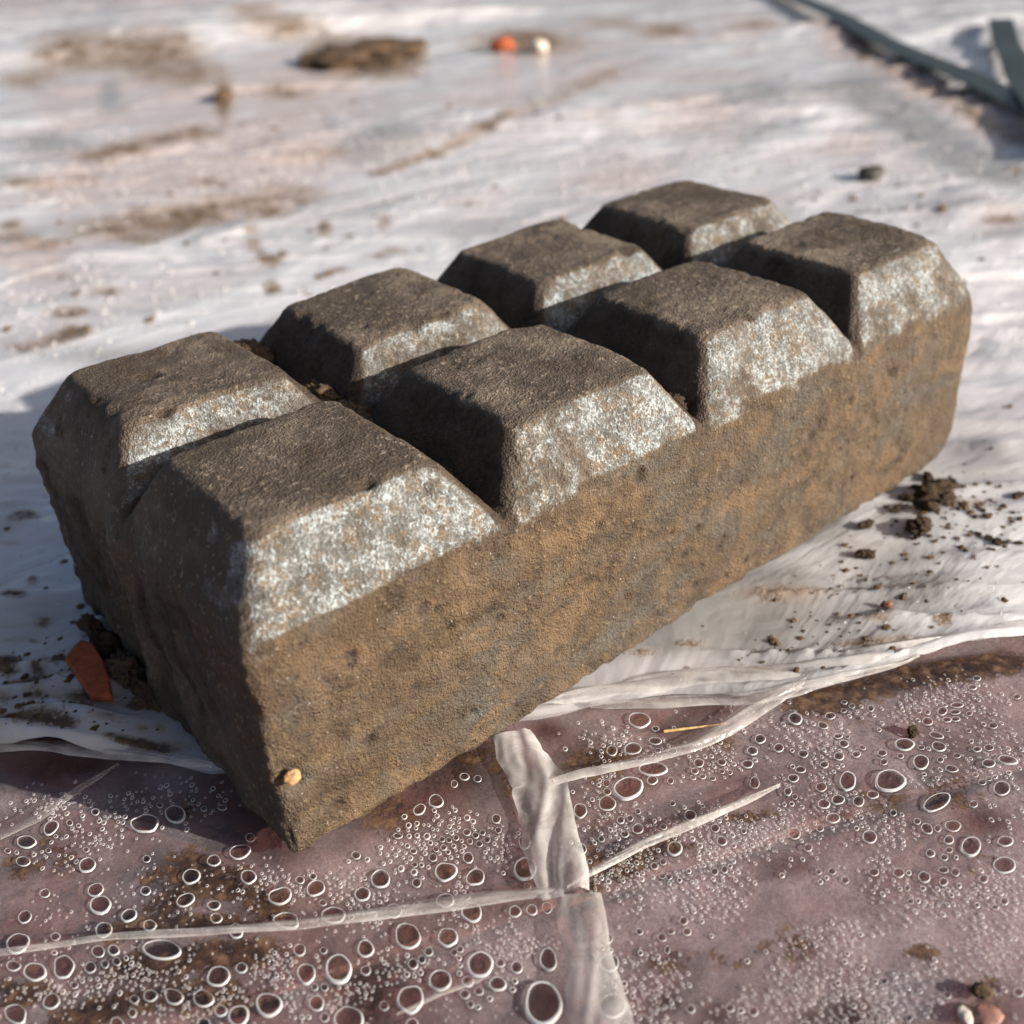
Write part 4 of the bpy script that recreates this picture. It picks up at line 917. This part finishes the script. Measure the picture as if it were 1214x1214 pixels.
    bare += 0.55 * sstep(-0.35, -0.6, n[:, 0]) * sstep(0.3, 0.5, fbm3(p, 0.02, 3, 27)) * slope * (p[:, 0] < 0.012)
    side = np.clip(sstep(0.5, 0.25, upn), 0, 1) * sstep(0.25, 0.6, -n[:, 1] + np.maximum(n[:, 0], 0)) * (1 - np.clip(bare, 0, 1))
    side = np.maximum(side, 0.45 * sstep(0.5, 0.25, upn))
    fx = p[:, 0] % PI_; fy = p[:, 1] % PI_
    gx = np.minimum(fx, PI_ - fx); gy = np.minimum(fy, PI_ - fy)
    inner_x = (p[:, 0] > 0.02) & (p[:, 0] < 0.18)
    val = np.exp(-(gx / 0.0035) ** 2) * inner_x
    val = np.maximum(val, np.exp(-(np.abs(p[:, 1] - 0.05) / 0.0022) ** 2) * 0.75)
    crossing = np.exp(-((gx * inner_x + 1 * (~inner_x)) / 0.009) ** 2 - ((p[:, 1] - 0.056) / 0.012) ** 2)
    soil = np.maximum(val * 0.8, crossing * 0.95) * (upn > 0.1)
    soil = np.maximum(soil, 0.5 * sstep(-0.4, -0.7, n[:, 0]) * slope * (p[:, 0] > 0.03))  # soil tint on all left-facing slopes, also deepening their shade by colour
    soil += 0.50 * sstep(0.05, 0.6, fbm3(p, 0.014, 3, 35)) * (upn > 0.5)
    soil += 0.40 * sstep(0.25, 0.8, fbm3(p * np.array([.6, 1, 1]), 0.016, 4, 83)) * fr
    soil += 0.62 * sstep(-0.1, 0.5, fbm3(p * np.array([1, 1, .4]), 0.011, 3, 39)) * end
    soil *= 1 - 0.92 * np.clip(bare, 0, 1) * (val < 0.6)
    for px, py, pz, r, dp in PITS:
        q = np.linalg.norm(p - np.array([px, py, pz]) * 1e-3, axis=1) / (r * 1e-3)
        soil += 0.55 * np.exp(-q ** 2 * 1.2)
    p = p + n * d[:, None]
    p[:, 2] -= p[:, 2].min()
    p[:, 2] -= 0.0004
    top = np.clip(upn, 0, 1)
    cen = p[Q].mean(1)
    nq = n[Q].mean(1)
    is_s = (cen[:, 2] > HA - 0.0003) & (nq[:, 2] > 0.08)
    ci = np.clip((cen[:, 0] / PI_).astype(int), 0, 3); cj = np.clip((cen[:, 1] / PI_).astype(int), 0, 1)
    lab = np.where(is_s, 1 + ci * 2 + cj, 0)
    root = empty("paving_block", (BL / 2, BW / 2, 0))
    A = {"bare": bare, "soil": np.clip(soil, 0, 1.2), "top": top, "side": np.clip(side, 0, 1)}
    for L in range(9):
        q = Q[lab == L]
        u, inv2 = np.unique(q, return_inverse=True)
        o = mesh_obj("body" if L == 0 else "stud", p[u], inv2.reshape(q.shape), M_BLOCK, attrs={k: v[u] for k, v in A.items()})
        at_root(o, root)
    tag(root, "dirty brown concrete paving block bearing eight blocky sloped studs in two rows", "paving block")
    return root
block = build_block()

# ------------------------------------------------------------------ small loose things
def ico(sub):
    t = (1 + 5 ** .5) / 2
    v = [(-1, t, 0), (1, t, 0), (-1, -t, 0), (1, -t, 0), (0, -1, t), (0, 1, t), (0, -1, -t), (0, 1, -t), (t, 0, -1), (t, 0, 1), (-t, 0, -1), (-t, 0, 1)]
    f = [(0, 11, 5), (0, 5, 1), (0, 1, 7), (0, 7, 10), (0, 10, 11), (1, 5, 9), (5, 11, 4), (11, 10, 2), (10, 7, 6), (7, 1, 8),
         (3, 9, 4), (3, 4, 2), (3, 2, 6), (3, 6, 8), (3, 8, 9), (4, 9, 5), (2, 4, 11), (6, 2, 10), (8, 6, 7), (9, 8, 1)]
    v = [np.array(a) / np.linalg.norm(a) for a in v]
    for _ in range(sub):
        c = {}; nf = []
        def mid(a, b):
            k = (min(a, b), max(a, b))
            if k not in c:
                m = v[a] + v[b]; v.append(m / np.linalg.norm(m)); c[k] = len(v) - 1
            return c[k]
        for a, b, d in f:
            x, y, z_ = mid(a, b), mid(b, d), mid(d, a)
            nf += [(a, x, z_), (b, y, x), (d, z_, y), (x, y, z_)]
        f = nf
    return np.array(v), np.array(f)
ICO = {s: ico(s) for s in (1, 2, 3, 4)}
def lump_verts(seed, size, sub=3, rough=0.35, fine=0.12, flat=None):
    v, f = ICO[sub]
    q = v + np.array([seed * 3.17, seed * 1.3, -seed * 2.1])
    r = 1 + rough * fbm3(q, 0.9, 2, seed) + fine * fbm3(q, 0.28, 2, seed + 3)
    p = v * r[:, None] * np.array(size)
    return p, f
def lump(name, loc, size, mat, seed, sub=3, rough=0.35, fine=0.14, rotz=0.0, sink=0.3):
    p, f = lump_verts(seed, size, sub, rough, fine)
    c, s = math.cos(rotz), math.sin(rotz)
    p = np.stack([p[:, 0] * c - p[:, 1] * s, p[:, 0] * s + p[:, 1] * c, p[:, 2]], 1)
    p[:, 2] -= p[:, 2].min() * (1 - sink)
    o = mesh_obj(name, p, f, mat, smooth=sub > 2)
    o.location = loc
    return o
VR = math.atan2(RT[1], RT[0])
S = {k: [(a * 1e-5, b * 1e-5) for a, b in v] for k, v in SPOTS.items()}
M_RED = mat_plain("orange_brick", (0.36, 0.085, 0.030), 0.7, 0.3, 500)
M_GREYP = mat_plain("dark_pebble", (0.060, 0.055, 0.048), 0.6, 0.4)
M_TANP = mat_plain("tan_pebble", (0.42, 0.24, 0.11), 0.6, 0.4, 700)
M_WHITEP = mat_plain("pale_pebble", (0.62, 0.56, 0.48), 0.5, 0.4)
M_STRAW = mat_plain("dry_straw", (0.55, 0.36, 0.15), 0.6, 0.4, 900, 0.3)

x, y = S["chip"][0]
CHIP = [(-0.01102, 0.07615),(-0.00928, 0.07777),(-0.00785, 0.07850),(-0.00680, 0.07657),(-0.00700, 0.07240),(-0.00783, 0.06821),(-0.00891, 0.06482),(-0.01006, 0.06571),(-0.01107, 0.06682)]
vs = []; fs = []; nC = len(CHIP)
cxm = sum(a for a, _ in CHIP) / nC; cym = sum(b for _, b in CHIP) / nC
for zl, sc_ in ((0.0000, 0.96), (0.0004, 1.0), (0.0014, 1.0), (0.0019, 0.88)):
    for a, b in CHIP: vs.append((cxm + (a - cxm) * sc_ * 1.55, cym + (b - cym) * sc_ * 1.55, 0.0022 + zl + 0.12 * (b - cym)))
for k_ in range(3):
    for i in range(nC): fs.append((k_ * nC + i, k_ * nC + (i + 1) % nC, (k_ + 1) * nC + (i + 1) % nC, (k_ + 1) * nC + i))
fs.append(tuple(3 * nC + i for i in range(nC))); fs.append(tuple(range(nC))[::-1])
chip = mesh_obj("brick_chip", vs, fs, M_RED, smooth=False)
tag(chip, "orange-red brick chip on the white plastic left of the block", "brick chip")
x, y = S["clod_l"][0]
tag(lump("soil_clod", (x - 0.001, y + 0.001, sheet_z(x, y)), (0.0032, 0.0030, 0.0035), M_SOIL, 8, 3, 0.35, 0.2), "black soil clod against the near end of the block's base", "soil clod")
x, y = S["pebble"][0]
tag(lump("pebble", (x, y, sheet_z(x, y)), (0.0070, 0.0060, 0.0034), M_GREYP, 12, 3, 0.15, 0.05, VR), "dark grey pebble alone on pale plastic behind the block's far end", "pebble")
x, y = S["redstone"][0]
tag(lump("brick_fragment", (x, y, sheet_z(x, y)), (0.010, 0.009, 0.006), M_RED, 14, 3, 0.2, 0.08, VR), "blurred orange brick fragment at the top behind the block", "brick fragment")
x, y = S["whitestone"][0]
tag(lump("pebble", (x, y, sheet_z(x, y)), (0.008, 0.008, 0.005), M_WHITEP, 15, 3, 0.2, 0.08, VR), "blurred cream pebble right of the orange fragment at the top", "pebble")
x, y = S["clumpTop"][0]
tag(lump("soil_clod", (x, y, sheet_z(x, y) - 0.006), (0.046, 0.050, 0.006), M_SOIL2, 16, 4, 0.4, 0.3, VR, 0.0), "large blurred mound of brown soil at the top left of centre", "soil clod")
x, y = S["shard"][0]
tag(lump("soil_clod", (x, y, sheet_z(x, y) - 0.001), (0.006, 0.016, 0.004), M_SOIL2, 17, 3, 0.2, 0.1, VR, 0.15), "small blurred dark streak of soil on the plastic at the upper left", "soil clod")
x, y = S["stoneBR"][0]
tag(lump("pebble", (x, y, -0.0012), (0.0022, 0.0018, 0.0006), mat_plain("brown_red_pebble", (0.27, 0.14, 0.11), 0.5), 18, 3, 0.15, 0.05, VR), "reddish brown pebble at the lower right corner", "pebble")
x, y = S["whiteBR"][0]
tag(lump("pebble", (x, y, -0.0012), (0.0010, 0.0015, 0.0005), M_WHITEP, 19, 3, 0.15, 0.05, VR), "small cream pebble left of the reddish pebble at the lower right", "pebble")
x, y = S["twig"][0]
tag(lump("soil_clod", (x, y, -0.0012), (0.0014, 0.0012, 0.0007), M_SOIL2, 20, 3, 0.4, 0.2, VR), "dark crumb of soil above the reddish pebble at lower right", "soil clod")
x, y = S["moss"][0]
tag(lump("soil_clod", (x, y, film_z(x, y) - 0.0002), (0.0012, 0.0010, 0.0010), M_SOIL, 21, 3, 0.4, 0.2), "tiny blackish crumb among droplets at the right", "soil clod")
for i_, (x, y, a_, lb_) in enumerate(((-0.0034, 0.0670, 0.0034, "brown crumbly soil clod below the black clod at the near end"),
                                     (-0.0030, 0.0580, 0.0026, "small brown soil clod at the foot of the shaded near end"),
                                     (-0.0026, 0.0905, 0.0024, "soil clod at the rear left foot of the block"))):
    tag(lump("soil_clod", (x, y, sheet_z(x, y) - 0.0002), (a_ * 0.8, a_ * 1.4, a_ * 0.9), M_SOIL2, 130 + i_, 4, 0.4, 0.35, 0.2, 0.2), lb_, "soil clod")
# crumbs right of the block
sizes = [0.0046, 0.0038, 0.0030, 0.0026, 0.0020, 0.0018, 0.0016, 0.0018, 0.0016, 0.0020, 0.0014, 0.0011, 0.0010, 0.0009, 0.0010, 0.0016, 0.0008, 0.0020, 0.0015, 0.0009, 0.0012, 0.0008, 0.0008]
for i, (x, y) in enumerate(S["clodsR"]):
    s_ = sizes[i % len(sizes)] * 0.78
    if i == 18:
        o = lump("brick_fragment", (x, y, sheet_z(x, y)), (s_, s_ * 0.6, s_ * 0.6), mat_plain("rusty_crumb", (0.20, 0.07, 0.035)), 60 + i, 3, 0.3, 0.15, i * 1.7)
        tag(o, "small rust-brown crumb alone on plastic below the soil crumbs", "brick fragment"); continue
    o = lump("soil_crumb", (x, y, sheet_z(x, y) - 0.0002), (s_ * 1.25, s_ * 0.85, s_ * 0.55), M_SOIL, 60 + i, 3 if i < 8 else 2, 0.45, 0.28, VR + i * 1.1, 0.2)
    if i == 0: tag(o, "largest dark soil crumb at the far foot of the block", "soil crumb", "soil crumbs right of the block")
    elif i == 1: tag(o, "flat oval soil crumb nearest the camera right of the block", "soil crumb", "soil crumbs right of the block")
    elif i == 9: tag(o, "thin soil crumb close against the foot of the block's long side", "soil crumb", "soil crumbs right of the block")
    elif i == 17: tag(o, "small soil crumb alone on the plastic, the one farthest left of the scatter", "soil crumb", "soil crumbs right of the block")
    elif i in (10, 11, 12, 13, 14, 15, 16, 21, 22): tag(o, "tiny soil crumb strewn towards the right edge of the picture", "soil crumb", "soil crumbs right of the block")
    else: tag(o, "small dark soil crumb crowding round the largest crumb at the block's far foot", "soil crumb", "soil crumbs right of the block")
# straw
Q = smooth_path(np.array(PATHS["straw"]) * 1e-5, 24)
vs = []; fs = []
for i, q in enumerate(Q):
    t = i / 23; r = 0.00028 * (1 - 0.75 * t) + 0.00005
    tang = Q[min(i + 1, 23)] - Q[max(i - 1, 0)]; tang /= np.linalg.norm(tang)
    for k in range(6):
        a = k * math.pi / 3
        vs.append((q[0] - tang[1] * r * math.cos(a), q[1] + tang[0] * r * math.cos(a), film_z(*q) + 0.0006 + 0.0015 * t * (1 - t) + r * math.sin(a)))
for i in range(23):
    for k in range(6):
        fs.append((i * 6 + k, i * 6 + (k + 1) % 6, (i + 1) * 6 + (k + 1) % 6, (i + 1) * 6 + k))
tag(mesh_obj("straw", vs, fs, M_STRAW), "thin golden straw lying on the wet film right of the block", "straw")
# pebble stuck in the pit of the long side: part of the block
o = lump("embedded_pebble", (0.0022, -0.0004, 0.0188), (0.0014, 0.0010, 0.0013), M_TANP, 31, 3, 0.2, 0.06)
at_root(o, block)

# soil packed in the grooves
GRO = [  # x, y, z, sx, sy, sz, label
    (0.049, 0.093, 0.0482, .0042, .0055, .0030, "brown soil clod in the back groove between the nearest rear studs"),
    (0.050, 0.0640, 0.0478, .0036, .0060, .0028, "soil clod filling the groove between the two nearest rear studs"),
    (0.050, 0.0515, 0.0476, .0034, .0040, .0026, "soil clod at the groove crossing of the four nearest studs"),
    (0.0995, 0.0540, 0.0478, .0034, .0060, .0030, "dark soil clod at the middle groove crossing"),
    (0.0990, 0.0075, 0.0474, .0022, .0030, .0024, "crumbly soil clod in the front groove between second and third studs"),
    (0.150, 0.0530, 0.0478, .0032, .0050, .0030, "dark soil clod at the farthest groove crossing"),
    (0.0995, 0.0930, 0.0478, .0030, .0045, .0028, "soil clod at the back end of the middle cross groove"),
    (0.0498, 0.0200, 0.0468, .0018, .0060, .0020, "thin line of soil in the nearest front cross groove")]
for i, (x, y, z_, a, b, c, lb) in enumerate(GRO):
    parts_v = []; parts_f = []; off = 0
    r_ = random.Random(90 + i)
    p, f = lump_verts(70 + i, (a, b, c), 4, 0.35, 0.3)
    parts_v.append(p); parts_f.append(f); off += len(p)
    for q in range(26):
        s_ = r_.uniform(0.0003, 0.0011)
        p, f = lump_verts(200 + i * 40 + q, (s_ * 1.2, s_, s_ * .9), 1, 0.4, 0.2)
        ox, oy = r_.gauss(0, a * 0.6), r_.gauss(0, b * 0.6)
        oz = c * 0.75 * math.sqrt(max(0.05, 1 - (ox / a) ** 2 * .7 - (oy / b) ** 2 * .7))
        parts_v.append(p + np.array([ox, oy, oz])); parts_f.append(f + off); off += len(p)
    o = mesh_obj("soil_clod", np.concatenate(parts_v), np.concatenate(parts_f), M_SOIL2 if i < 3 else M_SOIL)
    o.location = (x, y, z_ + 0.0012)
    tag(o, lb, "soil clod")

# fine grit on the sheet around the block
gv = []; gf = []; off = 0
rs3 = np.random.RandomState(3)
for q in range(900):
    m = rs3.randint(0, 5)
    if m == 0: x, y = 0.178 + rs3.normal(0, .010), -0.012 + rs3.normal(0, .009)
    elif m == 1: x, y = -0.022 + rs3.normal(0, .016), 0.078 + rs3.normal(0, .014)
    elif m == 2: x, y = uv2w(rs3.uniform(-.2, .2), rs3.uniform(.2, .5))
    elif m == 3: x, y = 0.13 + rs3.normal(0, .03), -0.022 + rs3.normal(0, .010)
    else: x, y = uv2w(rs3.uniform(-.3, .3), rs3.uniform(.35, .9))
    if foot(np.array([x]), np.array([y]))[0] < 0.001: continue
    u_, v_ = w2uv(x, y)
    if v_ + 0.15 < np.interp(u_ / (v_ + 0.15), ed_k, ed_w) + 0.002: continue
    s_ = 0.00022 + 0.0007 * rs3.uniform() ** 3
    if v_ > 0.35: s_ *= 2.2
    p, f = lump_verts(400 + q, (s_ * 1.3, s_, s_ * .7), 1, 0.4, 0.1)
    gv.append(p + np.array([x, y, sheet_z(x, y)])); gf.append(f + off); off += len(p)
grit = mesh_obj("soil_grit", np.concatenate(gv), np.concatenate(gf), M_SOIL2, smooth=False)
tag(grit, "fine brown soil grit scattered over the milky plastic sheet", "soil grit", kind="stuff")
